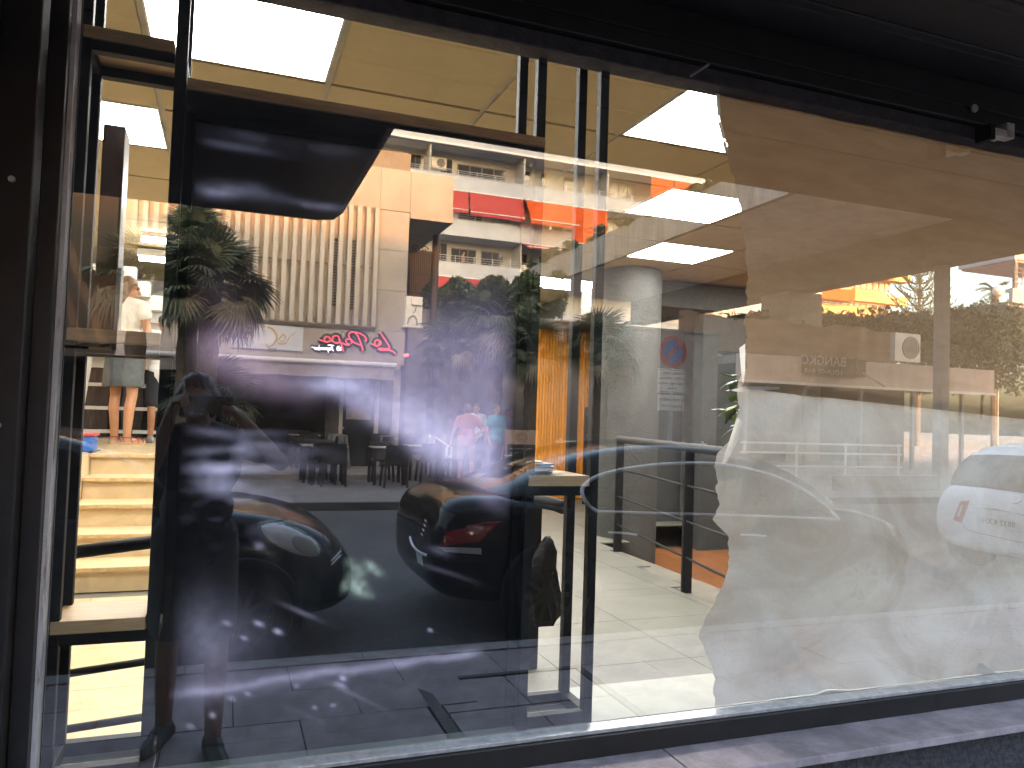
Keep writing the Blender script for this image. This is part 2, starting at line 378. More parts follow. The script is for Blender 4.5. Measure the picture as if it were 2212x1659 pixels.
where = {(-1, 4): 'deep in the room above the stairs', (3, 7): 'added out of view to light the orange slat wall, behind the screen edge', (2, 7): 'added in the far row, hidden by the screen, to light the slat wall', (1, 3): 'behind the dark screen in the middle of the room', (6, 1): 'behind the upper paper sheet nearest the pane', (6, 4): 'behind the upper paper sheet, farther back', (-1, 0): 'above the screen, the largest in the pane', (2, 0): 'beside the torn paper edge, nearer the pane', (-2, 2): 'above the narrow shelf tower, over the brown board',
         (3, 2): 'half hidden behind the torn paper, in the middle row', (4, 4): 'above the round grey column', (4, 7): 'small with distance before the orange slat wall'}
for i in range(-5, 11):
    for j in range(-2, 11):
        cx, cy = GX0+(i+0.5)*GDX, GY0+(j+0.5)*GDY
        if cy < 0.2 or cy > 9.2 or cx < -3 or cx > 9.8 or (cx > 4.0 and cy > 5.8 and (i, j) != (4, 7)): continue
        if (i, j) in LAMPS:
            if (i, j) in where:
                t = thing('ceiling_light', 'square white ceiling light panel '+where[(i, j)], 'ceiling light', (cx, cy, CZ), group='light panels in the shop ceiling')
            else:
                t = thing('ceiling_light', 'square white ceiling light panel hidden by paper or frames', 'ceiling light', (cx, cy, CZ), group='light panels in the shop ceiling')
            for nm, me_ in (('diffuser', lm), ('frame', frm)):
                o = bpy.data.objects.new(nm, me_); COL.objects.link(o); o.parent = t
        else:
            o = bpy.data.objects.new('ceiling_tile', tm); COL.objects.link(o); o.location = (cx, cy, CZ); o.parent = ceil_o
# light the room behind the paper needs the same panels: they are in the loop above

# --- white stepped soffit, tube lamp, racks in the back room
sf = thing('stair_underside', 'white stepped underside of an upper stair descending over the back room', 'stairs', (-1.4, 7.4, 2.4))
for k in range(8):
    z = 2.86-0.125*k; y = 7.2+0.14*k
    MB().box(-2.88, -0.95+0.13*k, y, y+0.17, z-0.10, z+0.06).build('step', m_white, sf)
tl = thing('tube_lamp', 'bright tube lamp hung under the ceiling of the back room', 'lamp', tuple(atY(340, 517, 6.2)))
for k_, (x_, y_, z_) in enumerate(((-2.2, 6.4, 2.98), (-0.3, 7.0, 2.98))):  # extra unseen tubes added to brighten the back room
    t_ = thing('tube_lamp', ('added tube lamp brightening the back room, over the shelf rack' if k_ else 'added tube lamp brightening the back room, beside the stepped soffit'), 'lamp', (x_, y_, z_))
    MB().cyl((x_-.6, y_, z_), (x_+.6, y_, z_), 0.022, n=10).build('tube', m_tube, t_); MB().box(x_-.62, x_+.62, y_-.04, y_+.04, z_+.03, z_+.1).build('housing', m_white, t_)
a, b = atY(306, 517, 6.2), atY(366, 523, 6.2)
MB().cyl(a, b, 0.022, n=10).build('tube', m_tube, tl); MB().bar(a+np.array([0, 0, .05]), b+np.array([0, 0, .05]), 0.05, 0.04).build('housing', mat('lamp_housing', (0.7, 0.7, 0.7), 0.4), tl)
rk = thing('shelf_rack', 'black shelf rack with white shelf edges behind the woman', 'shelf', (-1.1, 8.6, TOPZ))
for z in (1.15, 1.42, 1.69, 1.96): 
    MB().box(-2.6, -0.3, 8.3, 8.7, z-0.012, z+0.012).build('shelf', mat('rack_black', (0.02, 0.02, 0.02), 0.6), rk)
    MB().box(-2.6, -0.3, 8.292, 8.2985, z-0.02, z+0.02).build('shelf_edge', m_white, rk)
for x in (-2.58, -1.45, -0.32): MB().box(x-0.02, x+0.02, 8.3, 8.7, TOPZ, 2.1).build('post', m_black, rk)
MB().box(-2.58, -0.32, 8.705, 8.72, TOPZ, 2.1).build('back_panel', mat('rack_black', (0.02, 0.02, 0.02), 0.6), rk)
bn = thing('plastic_crate', 'blue plastic crate on the upper floor behind the woman', 'crate', tuple(atZ(172, 975, TOPZ)))
c = atZ(165, 976, TOPZ)
MB().box(c[0]-0.16, c[0]+0.12, c[1], c[1]+0.25, TOPZ, TOPZ+0.13).build('tub', mat('blue_plastic', (0.03, 0.12, 0.42), 0.4), bn, bevel=0.01)
MB().box(c[0]-0.17, c[0]+0.13, c[1]-0.01, c[1]+0.26, TOPZ+0.131, TOPZ+0.15).build('rim', mat('red_plastic', (0.5, 0.03, 0.03), 0.4), bn)
sl = thing('step_ladder', 'red and white folding ladder leaning behind the woman', 'ladder', (-1.75, 7.9, TOPZ))
MB().bar((-1.72, 7.9, TOPZ), (-1.42, 8.1, 2.4), 0.05, 0.03).build('rail', mat('red_plastic', (0.5, 0.03, 0.03), 0.4), sl)
MB().bar((-1.5, 7.7, TOPZ), (-1.42, 8.05, 2.35), 0.05, 0.03).build('rail', m_white, sl)
for k in range(4): MB().bar((-1.68+0.075*k, 7.9+0.05*k, TOPZ+0.25+0.3*k), (-1.98+0.075*k, 7.9+0.05*k, TOPZ+0.25+0.3*k), 0.05, 0.02).build('rung', m_alu, sl)
bs = thing('bar_stool', 'black metal bar stool between the woman and the boy', 'stool', (-0.72, 7.9, TOPZ))
for sx in (-1, 1):
    for sy_ in (-1, 1): MB().bar((-0.85+sx*0.17, 8.0+sy_*0.17, TOPZ), (-0.85+sx*0.12, 8.0+sy_*0.12, TOPZ+0.72), 0.022, 0.022).build('leg', m_black, bs)
MB().box(-1.0, -0.7, 7.85, 8.15, TOPZ+0.721, TOPZ+0.75).build('seat', m_black, bs)
MB().tube([(-0.85+sx*0.155, 8.0+s2*0.155, TOPZ+0.22) for sx, s2 in ((-1, -1), (1, -1), (1, 1), (-1, 1))], 0.009, 6, True).build('footrest', m_black, bs)

# --- slat wall, column, railings
sw = thing('slat_wall', 'orange pine slat panel on the rear wall behind the little oak shelf', 'wall panel', (4.6, 8.95, FZ))
MB().box(3.2, 5.62, 8.985, 9.02, FZ, CZ-0.005).build('backing', mat('slat_backing', (0.05, 0.018, 0.006), 0.8), sw)
smesh = MB().box(-0.017, 0.017, -0.02, 0.02, 0, CZ-FZ-0.03).mesh('slat'); smesh.materials.append(m_slat)
for k in range(51):
    o = bpy.data.objects.new('slat', smesh); COL.objects.link(o); o.parent = sw; o.location = (3.25+k*0.047-4.6, 8.96-8.95, 0.01)
cl = thing('column', 'round grey stucco column beside the black railing', 'column', (4.07, 5.62, -0.03))
MB().lathe([(0.33, -0.0), (0.33, CZ+0.02)], (4.07, 5.62, -0.03), 48).build('shaft', m_stucco, cl, smooth=True)
hr = thing('railing', 'black handrail with three thin bars beside the grey column', 'railing', (3.3, 3.8, FZ))
P1, P2 = np.array([3.515, 4.75, FZ]), np.array([3.205, 3.12, FZ]); dv = (P2-P1)/np.linalg.norm(P2-P1)
P3 = P1+dv*4.0
for k, p in enumerate((P1, P2, P1+dv*3.3)):
    MB().bar(p-np.array([0, 0, .2]), p+np.array([0, 0, 1.02]), 0.075, 0.03, up=tuple(dv)).build('post', m_black, hr, bevel=0.003)
MB().tube([P1-dv*0.05+np.array([0, 0, 1.05]), P1+dv*2+np.array([0, 0, 1.05]), P3+np.array([0, 0, 1.05])], 0.033, 14).build('handrail', m_black, hr, smooth=True)
for z in (0.25, 0.51, 0.77): MB().tube([P1+np.array([-.012, 0, z]), P3+np.array([-.012, 0, z])], 0.0095, 8).build('bar', m_black, hr, smooth=True)
h2 = thing('railing', 'short black handrail climbing in front of the orange slats', 'railing', (5.0, 8.5, FZ))
q0, q1 = atY(1268, 885, 8.3), atY(1284, 915, 7.6)
MB().tube([q0, q1], 0.04, 10).build('handrail', m_black, h2)
for dz in (.35, .66, .95): MB().tube([q0-np.array([0, 0, dz]), q1-np.array([0, 0, dz])], 0.015, 8).build('bar', m_black, h2)
MB().bar((q0[0], q0[1], FZ), q0, 0.06, 0.04).build('post', m_black, h2)
h3 = thing('railing', 'black handrail and two lower bars crossing in front of the marble stairs', 'railing', (-0.4, 1.0, FZ))
def ext(p, q, t0=-0.6, t1=1.7): return p+(q-p)*t0, p+(q-p)*t1
for (pa, pb, r, nm) in (((130, 1197), (350, 1168), 0.021, 'handrail'), ((128, 1458), (326, 1427), 0.0125, 'bar'), ((127, 1578), (321, 1547), 0.0125, 'bar')):
    a, b = ext(atY(*pa, 1.0), atY(*pb, 1.0)); MB().tube([a, b], r, 12).build(nm, m_black, h3, smooth=True)
for x in (-0.62, 0.03): MB().bar((x, 1.0, FZ), (x, 1.0, 1.02), 0.04, 0.04).build('post', m_black, h3)
bp_ = thing('rail_post', 'black floor post ending in a round rail stub beside the screen', 'post', (1.47, 1.85, FZ))
MB().box(1.44, 1.50, 1.82, 1.88, FZ, 1.06).build('post', m_black, bp_, bevel=0.003)
MB().tube([(1.42, 1.95, 1.07), (1.47, 1.85, 1.075), (1.54, 1.75, 1.065), (1.565, 1.71, 1.055)], 0.033, 14).build('rail_stub', m_black, bp_, smooth=True)
bag = [(0.10, 0.0), (0.125, 0.06), (0.13, 0.18), (0.14, 0.30), (0.115, 0.45), (0.085, 0.58), (0.05, 0.66), (0.02, 0.70)]
mb = MB(); n = 26
for r, z in bag:
    for k in range(n):
        t = k*2*math.pi/n; rr = .60*r*(1+0.14*math.sin(5*t+z*9)+0.08*math.sin(11*t+z*23)+0.05*rnd.uniform(-1, 1))
        mb.v.append((1.512+rr*math.cos(t)+.015*math.sin(z*12), 1.80+rr*0.6*math.sin(t), 0.47+z*.62))
for i in range(len(bag)-1): mb.f += [(i*n+k, i*n+(k+1) % n, (i+1)*n+(k+1) % n, (i+1)*n+k) for k in range(n)]
mb.f += [tuple(range(n-1, -1, -1)), tuple((len(bag)-1)*n+k for k in range(n))]
solo('rubbish_bag', mb, mat('black_bag_film', (0.005, 0.005, 0.006), 0.4, bump=0.8, bscale=22, spec=.25), 'black plastic bag hanging from the black floor post', 'bag', smooth=True)

# --- pane, frame, header, ledge
GX0_, GX1_, GB, GT = -0.305, 4.1, 0.738, 2.40
pane = MB().box(GX0_, GX1_, 0.0, 0.008, GB, GT)
po = solo('window_pane', pane, glass_outer(), 'large shop window pane mirroring the street, dusty, over the lit room', 'window')
po.data.materials.append(clear_face())
for p in po.data.polygons: p.material_index = 0 if p.normal.y < -0.9 else 1
wf = thing('window_frame', 'black metal frame around the shop window with worn white inner edge', 'window frame', (-0.5, -0.05, 0.7))
MB().box(-1.6, -0.418, -0.22, 0.01, 0.0, 2.9).build('jamb', m_frame, wf, bevel=0.004)
MB().box(-0.416, -0.352, -0.10, 0.012, 0.70, 2.9).build('jamb', m_frame, wf, bevel=0.003)
MB().box(-0.350, -0.317, -0.055, 0.014, 0.70, 2.9).build('jamb', m_frame, wf, bevel=0.002)
MB().box(-0.3165, -0.3085, -0.030, 0.020, 0.70, 2.6).build('worn_edge', m_paintedge, wf)
MB().box(-0.30, 4.1, -0.022, 0.022, 0.728, 0.7375).build('glazing_bead', m_alu, wf, bevel=0.001)
MB().box(-0.30, 4.1, -0.032, 0.024, 0.675, 0.727).build('bottom_rail', m_frame, wf, bevel=0.002)
for k in range(4): MB().cyl((-0.385, -0.10, 1.0+0.45*k), (-0.385, -0.106, 1.0+0.45*k), 0.006, n=8).build('screw', m_alu, wf)
sr = thing('window_sill', 'dusty purple grey stone sill under the shop window', 'sill', (1.0, -0.1, 0.66))
xj = float(atZ(1462, 1640, .673)[0])
for k in range(-1, 3): MB().box(xj+k*1.9, xj+(k+1)*1.9-0.004, -0.175, 0.0, 0.652, 0.6735).build('slab', m_ledge, sr, bevel=0.003)
wb = solo('base_wall', MB().box(-2.0, 6, -0.13, 0.05, 0.0, 0.648), m_rough, 'rough black rendered wall under the window sill', 'wall')
hd = thing('shutter_housing', 'black roller shutter housing with stepped ridges over the shop window', 'shutter', (1.0, -0.2, 2.5))
MB().box(-1.0, 6, -0.035, 0.03, 2.388, 2.43).build('bottom_lip', mat('housing_lip', (0.05, 0.045, 0.05), 0.7, col2=(0.025, 0.022, 0.026), scale=25, bump=0.4, bscale=60), hd, bevel=0.004)
MB().box(-1.0, 6, -0.055, 0.03, 2.431, 2.475).build('guide_channel', m_frame, hd, bevel=0.003)
MB().box(-1.0, 6, -0.05, 0.03, 2.478, 2.664).build('fascia', m_frame, hd, bevel=0.003)
y0 = -0.0505
MB().box(-1.0, 6, -1.09, 0.03, 2.665, 2.74).build('cover_backing', m_frame, hd)
for k, (dy, dz) in enumerate(((0.13, 0.05), (0.035, 0.012), (0.16, 0.05), (0.035, 0.012), (0.18, 0.05), (0.03, 0.012), (0.485, 0.06))):
    MB().box(-1.0, 6, y0-dy, y0-0.002, 2.556-0.003*(k % 2), 2.664).build('cover_slat', m_frame, hd, bevel=0.004)
    y0 -= dy
br = thing('shutter_bracket', 'broken grey metal bracket under the shutter housing', 'bracket', tuple(atY(2140, 290, -0.06)))
c = atY(2140, 292, -0.07)
MB().box(c[0]-0.03, c[0]+0.03, -0.10, -0.058, c[2]-0.012, c[2]+0.01).build('plate', m_alu, br)
MB().box(c[0]+0.045, c[0]+0.075, -0.09, -0.058, c[2]-0.005, c[2]+0.04).build('tab', m_alu, br)
MB().box(c[0]-0.05, c[0]-0.032, -0.11, -0.058, c[2]-0.03, c[2]+0.015).build('hook', m_black, br)
MB().cyl((c[0]-0.06, -0.06, c[2]+0.075), (c[0]-0.06, -0.067, c[2]+0.075), 0.012, n=10).build('bolt', m_alu, br)
pn = atY(1530, 140, -0.06); solo('cable_stub', MB().tube([pn, pn+np.array([-.02, -.02, -.015]), pn+np.array([-.06, -.01, -.045])], 0.004, 6), mat('grey_cable', (0.25, 0.25, 0.25), 0.6), 'short grey cable end poking from the shutter housing', 'cable')

# --- shelf towers of black square tube and the screen between them
def tower(name, label, x0, x1, shelves, top, extra=None):
    t = thing(name, label, 'shelf', ((x0+x1)/2, 0.09, 0.74)); w = 0.024
    for x in (x0+w/2, x1-w/2):
        for y in (0.026, 0.158): MB().box(x-w/2, x+w/2, y-w/2, y+w/2, 0.742, top).build('post', m_black, t, bevel=0.002)
    def ring(z, h=0.03):
        MB().box(x0+w+.001, x1-w-.001, 0.014, 0.038, z-h, z).build('crossbar', m_black, t); MB().box(x0+w+.001, x1-w-.001, 0.146, 0.170, z-h, z).build('crossbar', m_black, t)
        for x in (x0+w/2, x1-w/2): MB().box(x-w/2, x+w/2, 0.0395, 0.1445, z-h, z).build('crossbar', m_black, t)
    ring(0.772, 0.028)
    for z in shelves:
        ring(z-0.002, 0.021)
        MB().box(x0+0.008, x1-w-0.002, 0.012, 0.172, z, z+0.026).build('oak_board', m_oak, t, bevel=0.0015)
    return t
tower('shelf_tower', 'narrow black shelf tower with three oak boards beside the dark screen', -0.312, -0.108, (1.037, 1.619, 2.236), 2.9)
tw = tower('table_tower', 'slim black table tower with one oak top beside the grey railing', 0.690, 0.888, (1.327,), 2.9)
tb = thing('top_shelf', 'long oak shelf on a black bar above the dark screen', 'shelf', (0.3, 0.09, 2.15))
MB().box(-0.105, 0.712, 0.006, 0.165, 2.162, 2.186).build('oak_board', m_oak, tb, bevel=0.0015)
MB().box(-0.105, 0.688, 0.012, 0.16, 2.128, 2.160).build('bar', m_black, tb)
# screen picture: pale violet mist, water streaks and splashes on black
def screen_mesh(x0, x1, z0, z1, y):
    nx, nz = 200, 350
    U, V = np.meshgrid(np.linspace(0, 1, nx), np.linspace(0, 1, nz))
    pts = np.stack([x0+(x1-x0)*U, np.full_like(U, y), z0+(z1-z0)*V], -1).reshape(-1, 3)
    d = pts-EYE; zc = d@CF; PX = (1106+FPX*(d@CR)/zc).reshape(U.shape); PY = (829.5-FPX*(d@CU)/zc).reshape(U.shape)
    g = np.random.default_rng(3)
    def vnoise(sx, sy):
        a = g.random((sy+2, sx+2)); x = U*sx; yy = V*sy; i = x.astype(int); j = yy.astype(int); fx = x-i; fy = yy-j
        fx = fx*fx*(3-2*fx); fy = fy*fy*(3-2*fy)
        return (a[j, i]*(1-fx)+a[j, i+1]*fx)*(1-fy)+(a[j+1, i]*(1-fx)+a[j+1, i+1]*fx)*fy
    n1 = vnoise(5, 8)*.5+vnoise(11, 17)*.3+vnoise(24, 37)*.2; n2 = vnoise(8, 30)*.6+vnoise(18, 70)*.4; n3 = vnoise(60, 110)
    wx = (n1-.5)*60; wy = (vnoise(6, 9)-.5)*50
    def blob(cx, cy, a, b, ang=0, wob=1.0):
        t = math.radians(ang); dx = PX-cx+wx*wob; dy = PY-cy+wy*wob
        p = dx*math.cos(t)+dy*math.sin(t); q = -dx*math.sin(t)+dy*math.cos(t)
        return np.exp(-(p/a)**2-(q/b)**2)
    lav = np.array([.40, .36, .60]); mau = np.array([.36, .26, .39]); ice = np.array([.48, .485, .74]); grn = np.array([.40, .55, .50])
    C = np.zeros(U.shape+(3,))
    def add(w, c, k=1.0): C[...] += (w*k)[..., None]*c
    lowz = np.interp(PX, [640, 700, 760, 850, 930, 1010, 1080, 1150], [800, 835, 885, 945, 1005, 1030, 1060, 1150])+wx*.25
    topz = np.interp(PX, [640, 700, 760, 850, 930, 1150], [800, 800, 772, 748, 725, 722])+wy*.8
    below = 1/(1+np.exp((PY-lowz)/9.0)); above = 1/(1+np.exp(-(PY-topz)/36.0))
    mist = below*above*np.clip((PX-660)/90, 0, 1)
    add(mist*(0.62+0.55*n1), lav, 0.80); add(below*blob(1000, 975, 160, 70, 12), ice, .55); add(below*blob(870, 905, 150, 48, 30), ice, .52); add(blob(735, 832, 70, 14, 10, .5), ice, .5); add(blob(700, 790, 90, 40, 10), lav, .16)
    add(blob(960, 715, 120, 50, 0), lav, .09); add(below*blob(820, 850, 60, 26, 20), np.array([-.2, -.2, -.3]), .4)
    add(blob(1060, 1075, 80, 22, 35, .6), lav, .30)
    add(blob(470, 745, 130, 34, 4), mau, .75); add(blob(560, 800, 120, 26, 12), mau, .72); add(blob(720, 820, 60, 20, 8), ice, .30); add(blob(420, 650, 110, 60, 0), mau, .10)
    st = np.clip(n2-.48, 0, 1)*3
    add(blob(480, 1010, 150, 120, 0)*st, ice, .55); add(blob(500, 1015, 130, 10, 0, .3), ice, .5); add(blob(440, 930, 90, 10, 6, .3), ice, .25); add(blob(430, 975, 100, 9, -4, .3), ice, .25)
    add(blob(560, 960, 60, 10, 12, .5), ice, .22); add(blob(440, 1060, 120, 9, 0, .4), ice, .22)
    add(blob(600, 285, 190, 24, 13, .6)*(.4+st), ice, .40); add(blob(500, 310, 80, 9, 12, .4), ice, .22); add(blob(480, 410, 90, 15, 8, .5)*(.5+st), ice, .55); add(blob(690, 440, 60, 8, 9, .3), ice, .22)
    add(blob(430, 1420, 90, 90, 0)*(.4+n1), ice, .42); add(blob(540, 1350, 90, 60, 30)*n1, ice, .14)
    w = np.abs(PY-(1505-(PX-350)*0.137+8*(n1-.5)*4)); add(np.exp(-(w/9.0)**2)*np.clip((1050-PX)/40, 0, 1)*np.clip(.35+.9*n2, 0, 1), ice, .55)
    add(np.exp(-((PY-(1500-(PX-350)*0.13))/26.0)**2)*np.clip((900-PX)/300, 0, 1), lav, .18)
    for (x, y, a, b, s) in ((560, 1345, 10, 5, .9), (600, 1362, 9, 5, .9), (528, 1378, 8, 4, .6), (492, 1345, 9, 5, .5), (650, 1320, 40, 5, .25), (740, 1465, 8, 5, 1), (735, 1480, 14, 5, .6), (460, 1545, 7, 5, .7),
                            (500, 1510, 8, 5, .5), (535, 1500, 7, 4, .5), (680, 1530, 6, 4, .6), (720, 1525, 6, 4, .5), (410, 1570, 9, 5, .6), (520, 1610, 7, 4, .5), (640, 1480, 6, 4, .4), (930, 1360, 5, 3, .8), (560, 1180, 10, 6, .4), (880, 1560, 40, 4, .15), (700, 1565, 70, 5, .2), (760, 1500, 90, 4, .18)):
        add(blob(x, y, a, b, 25, .15), ice, s)
    for (x, y, a, b, s) in ((770, 1245, 16, 18, .5), (800, 1225, 14, 10, .5), (775, 1270, 18, 15, .65), (745, 1265, 8, 16, .4), (820, 1240, 10, 8, .4), (790, 1285, 16, 7, .5), (755, 1220, 12, 8, .35)):
        add(blob(x, y, a, b, 20, .25)*(.5+n3), grn, s)
    add(blob(950, 1190, 22, 8, 20, .2), ice, .20); add(blob(960, 1235, 60, 5, 20, .2), ice, .12)
    C *= (.85+.3*n3)[..., None]
    C = np.clip(C, 0, 1); rim = np.minimum(np.minimum(U, 1-U)*12, np.minimum(V, 1-V)*20).clip(0, 1); C *= rim[..., None]
    fs = (np.arange(nz-1)[:, None]*nx+np.arange(nx-1)[None, :]).reshape(-1)
    F = np.stack([fs, fs+1, fs+nx+1, fs+nx], -1)
    me = bpy.data.meshes.new('display'); me.from_pydata(pts.tolist(), [], F.tolist())
    at = me.color_attributes.new('picture', 'FLOAT_COLOR', 'POINT')
    at.data.foreach_set('color', np.concatenate([C.reshape(-1, 3), np.ones((nx*nz, 1))], 1).astype(np.float32).ravel()); return me
sc = thing('display_screen', 'tall black display screen playing violet mist and splashing water', 'screen', (0.29, 0.11, 0.742))
sm_, nt_, out_ = _new('screen_picture'); b_ = nt_.nodes.new('ShaderNodeBsdfPrincipled'); b_.inputs['Base Color'].default_value = (0.004, 0.004, 0.005, 1); b_.inputs['Roughness'].default_value = 0.35
ca = nt_.nodes.new('ShaderNodeVertexColor'); ca.layer_name = 'picture'; nt_.links.new(ca.outputs[0], b_.inputs['Emission Color']); b_.inputs['Emission Strength'].default_value = 0.072; nt_.links.new(b_.outputs[0], out_.inputs[0])
link('display', screen_mesh(-0.088, 0.672, 0.772, 2.112, 0.0585), sm_, sc)
MB().box(-0.104, 0.712, 0.06, 0.115, 0.742, 2.126).build('cabinet', m_black, sc)
for (a, b, c, d) in ((-0.104, -0.0885, 0.742, 2.126), (0.6725, 0.688, 0.742, 2.126), (-0.088, 0.672, 2.1125, 2.126), (-0.088, 0.672, 0.742, 0.7715)): MB().box(a, b, 0.05, 0.0595, c, d).build('bezel', m_black, sc)
solo('screen_plinth', MB().box(-0.106, 0.712, 0.055, 0.14, FZ, 0.7405), m_black, 'black plinth under the tall display screen', 'plinth')
solo('inner_ledge', MB().box(-2.9, 6, 0.025, 0.26, FZ, 0.7385), mat('grey_inner_ledge', (0.42, 0.42, 0.37), 0.6), 'pale grey ledge inside the shop window under the shelf towers', 'ledge')

# --- things on the shelves
bb = solo('tall_board', MB().box(-0.268, -0.226, 0.075, 0.155, 1.646, 2.085), mat('brown_board', (0.16, 0.075, 0.035), 0.35, col2=(0.11, 0.05, 0.022), scale=9, stretch=(6, 6, 0.6)), 'tall narrow brown wooden board standing on the middle oak shelf', 'board', bevel=0.002)
cb = thing('cardboard_box', 'open tan cardboard sleeve with curved torn top on the middle oak shelf', 'box', (-0.24, 0.05, 1.646))
crd = mat('tan_card', (0.36, 0.17, 0.075), 0.7, col2=(0.30, 0.14, 0.06), scale=12)
pr = [(-0.268, 1.646), (-0.224, 1.646), (-0.224, 1.768), (-0.229, 1.772), (-0.234, 1.764), (-0.240, 1.757), (-0.250, 1.755), (-0.258, 1.760), (-0.268, 1.772)]
MB().prism(pr, 'y', 0.030, 0.033).build('front', crd, cb)
MB().box(-0.223, -0.214, 0.030, 0.072, 1.646, 1.775).build('white_edge', mat('card_white', (0.72, 0.68, 0.62), 0.7), cb)
mcols = [(0.75, 0.73, 0.70), (0.10, 0.10, 0.32), (0.8, 0.8, 0.78), (0.45, 0.18, 0.08), (0.78, 0.76, 0.72), (0.06, 0.06, 0.07), (0.7, 0.5, 0.3)]
mlab = ['white magazine lying at the bottom of the pile on the oak table', 'dark blue magazine low in the pile on the oak table', 'white flyer in the middle of the pile on the oak table', 'orange brown magazine in the middle of the pile on the oak table', 'cream flyer above the orange brown magazine on the oak table', 'black magazine near the top of the pile on the oak table', 'tan magazine on top of the pile on the oak table']
for k in range(7):
    r = rnd.uniform(-.5, .5); cx_, cy2 = 0.742+rnd.uniform(-.012, .02), 0.09+rnd.uniform(-.03, .04)
    ax = np.array([math.cos(r), math.sin(r), 0])*0.045; ay = np.array([-math.sin(r), math.cos(r), 0])*0.032
    solo('magazine', MB().obox((cx_, cy2, 1.3555+0.0042*k), ax, ay, (0, 0, 0.0018)), mat('magazine_cover_%d' % k, mcols[k], 0.4, col2=tuple(x*.6 for x in mcols[k]), scale=60), mlab[k], 'magazine', 'magazines on the little oak table')

# --- paper taped over the pane, torn along one side
def sheet(name, outline, y, m, label, n=0, wob=0.0035, seed=1, cols=56):
    g = random.Random(seed); P = [(atY(px, py, y)[0], atY(px, py, y)[2]) for px, py in outline]
    return P
_fr = random.Random(21); FOLDS = []
for _k in range(34):
    _a = _fr.uniform(0, 3.14); FOLDS.append((_fr.uniform(1.2, 3.0), _fr.uniform(.75, 1.65), math.cos(_a), math.sin(_a), _fr.uniform(.010, .026), _fr.uniform(.12, .45)))
def paper_mesh(left, ytop, zbot, zt, x1, y, seed):
    """grid between a torn edge x = left(z) and x1, with soft crumples"""
    g = np.random.default_rng(seed); nz, nx = 170, 190
    vs = []; ph = g.random(12)*6.28
    for j in range(nz):
        v = j/(nz-1)
        for i in range(nx):
            u = i/(nx-1)
            zb = zbot(0); z = 0
            xl = left(v); x = xl+(x1-xl)*u
            z = zbot(x)+(zt(x)-zbot(x))*v
            if i == 0: x += 0.003*math.sin(j*.37+ph[0])+0.0025*math.sin(j*.91+ph[1])*math.sin(j*.23+ph[5])+0.0028*(g.random()-.5)
            w = 0.004*math.sin(9*x+4*z+ph[1])+0.0025*math.sin(23*x-17*z+ph[2])+0.002*math.sin(31*z+11*x+ph[3])+0.006*max(0, 1-u*6)*math.sin(7*z+ph[4])+sum(a_*max(0, 1-abs((x-x_)*c_+(z-z_)*s_)/.05)*max(0, 1-abs(-(x-x_)*s_+(z-z_)*c_)/l_) for x_, z_, c_, s_, a_, l_ in FOLDS)
            vs.append((x, y+abs(w)*0.9+0.001, z))
    fs = [(j*nx+i, j*nx+i+1, (j+1)*nx+i+1, (j+1)*nx+i) for j in range(nz-1) for i in range(nx-1)]
    me = bpy.data.meshes.new('paper'); me.from_pydata(vs, [], fs); me.polygons.foreach_set('use_smooth', [True]*len(fs)); return me
def edge_fn(pts, y):
    Q = [(atY(px, py, y)[0], atY(px, py, y)[2]) for px, py in pts]; Q.sort(key=lambda q: q[1])
    zz = np.array([q[1] for q in Q]); xx = np.array([q[0] for q in Q])
    return lambda z: float(np.interp(z, zz, xx)), zz[0], zz[-1]
up_pts = [(1550, 195), (1549, 262), (1562, 300), (1565, 330), (1574, 362), (1590, 420), (1598, 480), (1606, 540), (1610, 600), (1612, 660), (1607, 700), (1610, 745), (1608, 790), (1600, 838)]
lo_pts = [(1606, 838), (1604, 880), (1606, 905), (1590, 940), (1572, 985), (1557, 1030), (1554, 1060), (1556, 1105), (1549, 1130), (1578, 1168), (1582, 1215), (1572, 1262), (1545, 1320), (1516, 1385), (1536, 1420), (1549, 1480), (1547, 1550)]
fu, zu0, zu1 = edge_fn(up_pts, 0.02); fl, zl0, zl1 = edge_fn(lo_pts, 0.014)
m_kraft = mat('brown_kraft_paper', (0.41, 0.27, 0.16), 0.85, col2=(0.345, 0.215, 0.12), scale=7, stretch=(1, 1, 4), bump=0.15, bscale=180, trans=0.17)
m_greypaper = mat('grey_masking_paper', (0.64, 0.62, 0.60), 0.85, col2=(0.44, 0.375, 0.32), scale=2.6, dist=.8, stretch=(1, 1, 1.4), bump=0.5, bscale=26, trans=0.25)
zsplit = lambda x: 1.592-(x-1.308)*0.048
mu = paper_mesh(lambda v: fu(zsplit(1.3)-0.0+(2.42-1.59)*v), None, lambda x: zsplit(x), lambda x: 2.43, 4.1, 0.010, 1)
pu = thing('paper_sheet', 'upper sheet of brown kraft paper behind the pane with torn side edge', 'paper', (2.6, 0.02, 1.6)); link('sheet', mu, m_kraft, pu)
ml = paper_mesh(lambda v: fl(0.74+(1.612-0.74)*v), None, lambda x: 0.741, lambda x: zsplit(x)+0.035, 4.1, 0.022, 2)
pl_ = thing('paper_sheet', 'lower sheet of greyish paper behind the pane with torn wavy edge', 'paper', (2.6, 0.02, 0.75)); link('sheet', ml, m_greypaper, pl_)
m_flap = mat('lit_flap_white', (0.85, 0.83, 0.80), 0.8, trans=0.55)  # same paper as the sheets; room light on the curls painted white
def flap(pts, parent, y0, dy):
    P = [atY(px, py, y0+dy*k) for px, py, k in pts]; n = len(P)//2
    mb = MB(); mb.add(P, [(i, i+1, 2*n-2-i, 2*n-1-i) for i in range(n-1)]); mb.build('torn_flap', m_flap, parent, smooth=True)
flap([(1597, 752, 0), (1600, 790, .4), (1603, 826, 1), (1606, 832, 1), (1610, 800, .2), (1610, 742, 0)], pu, 0.011, -0.0)
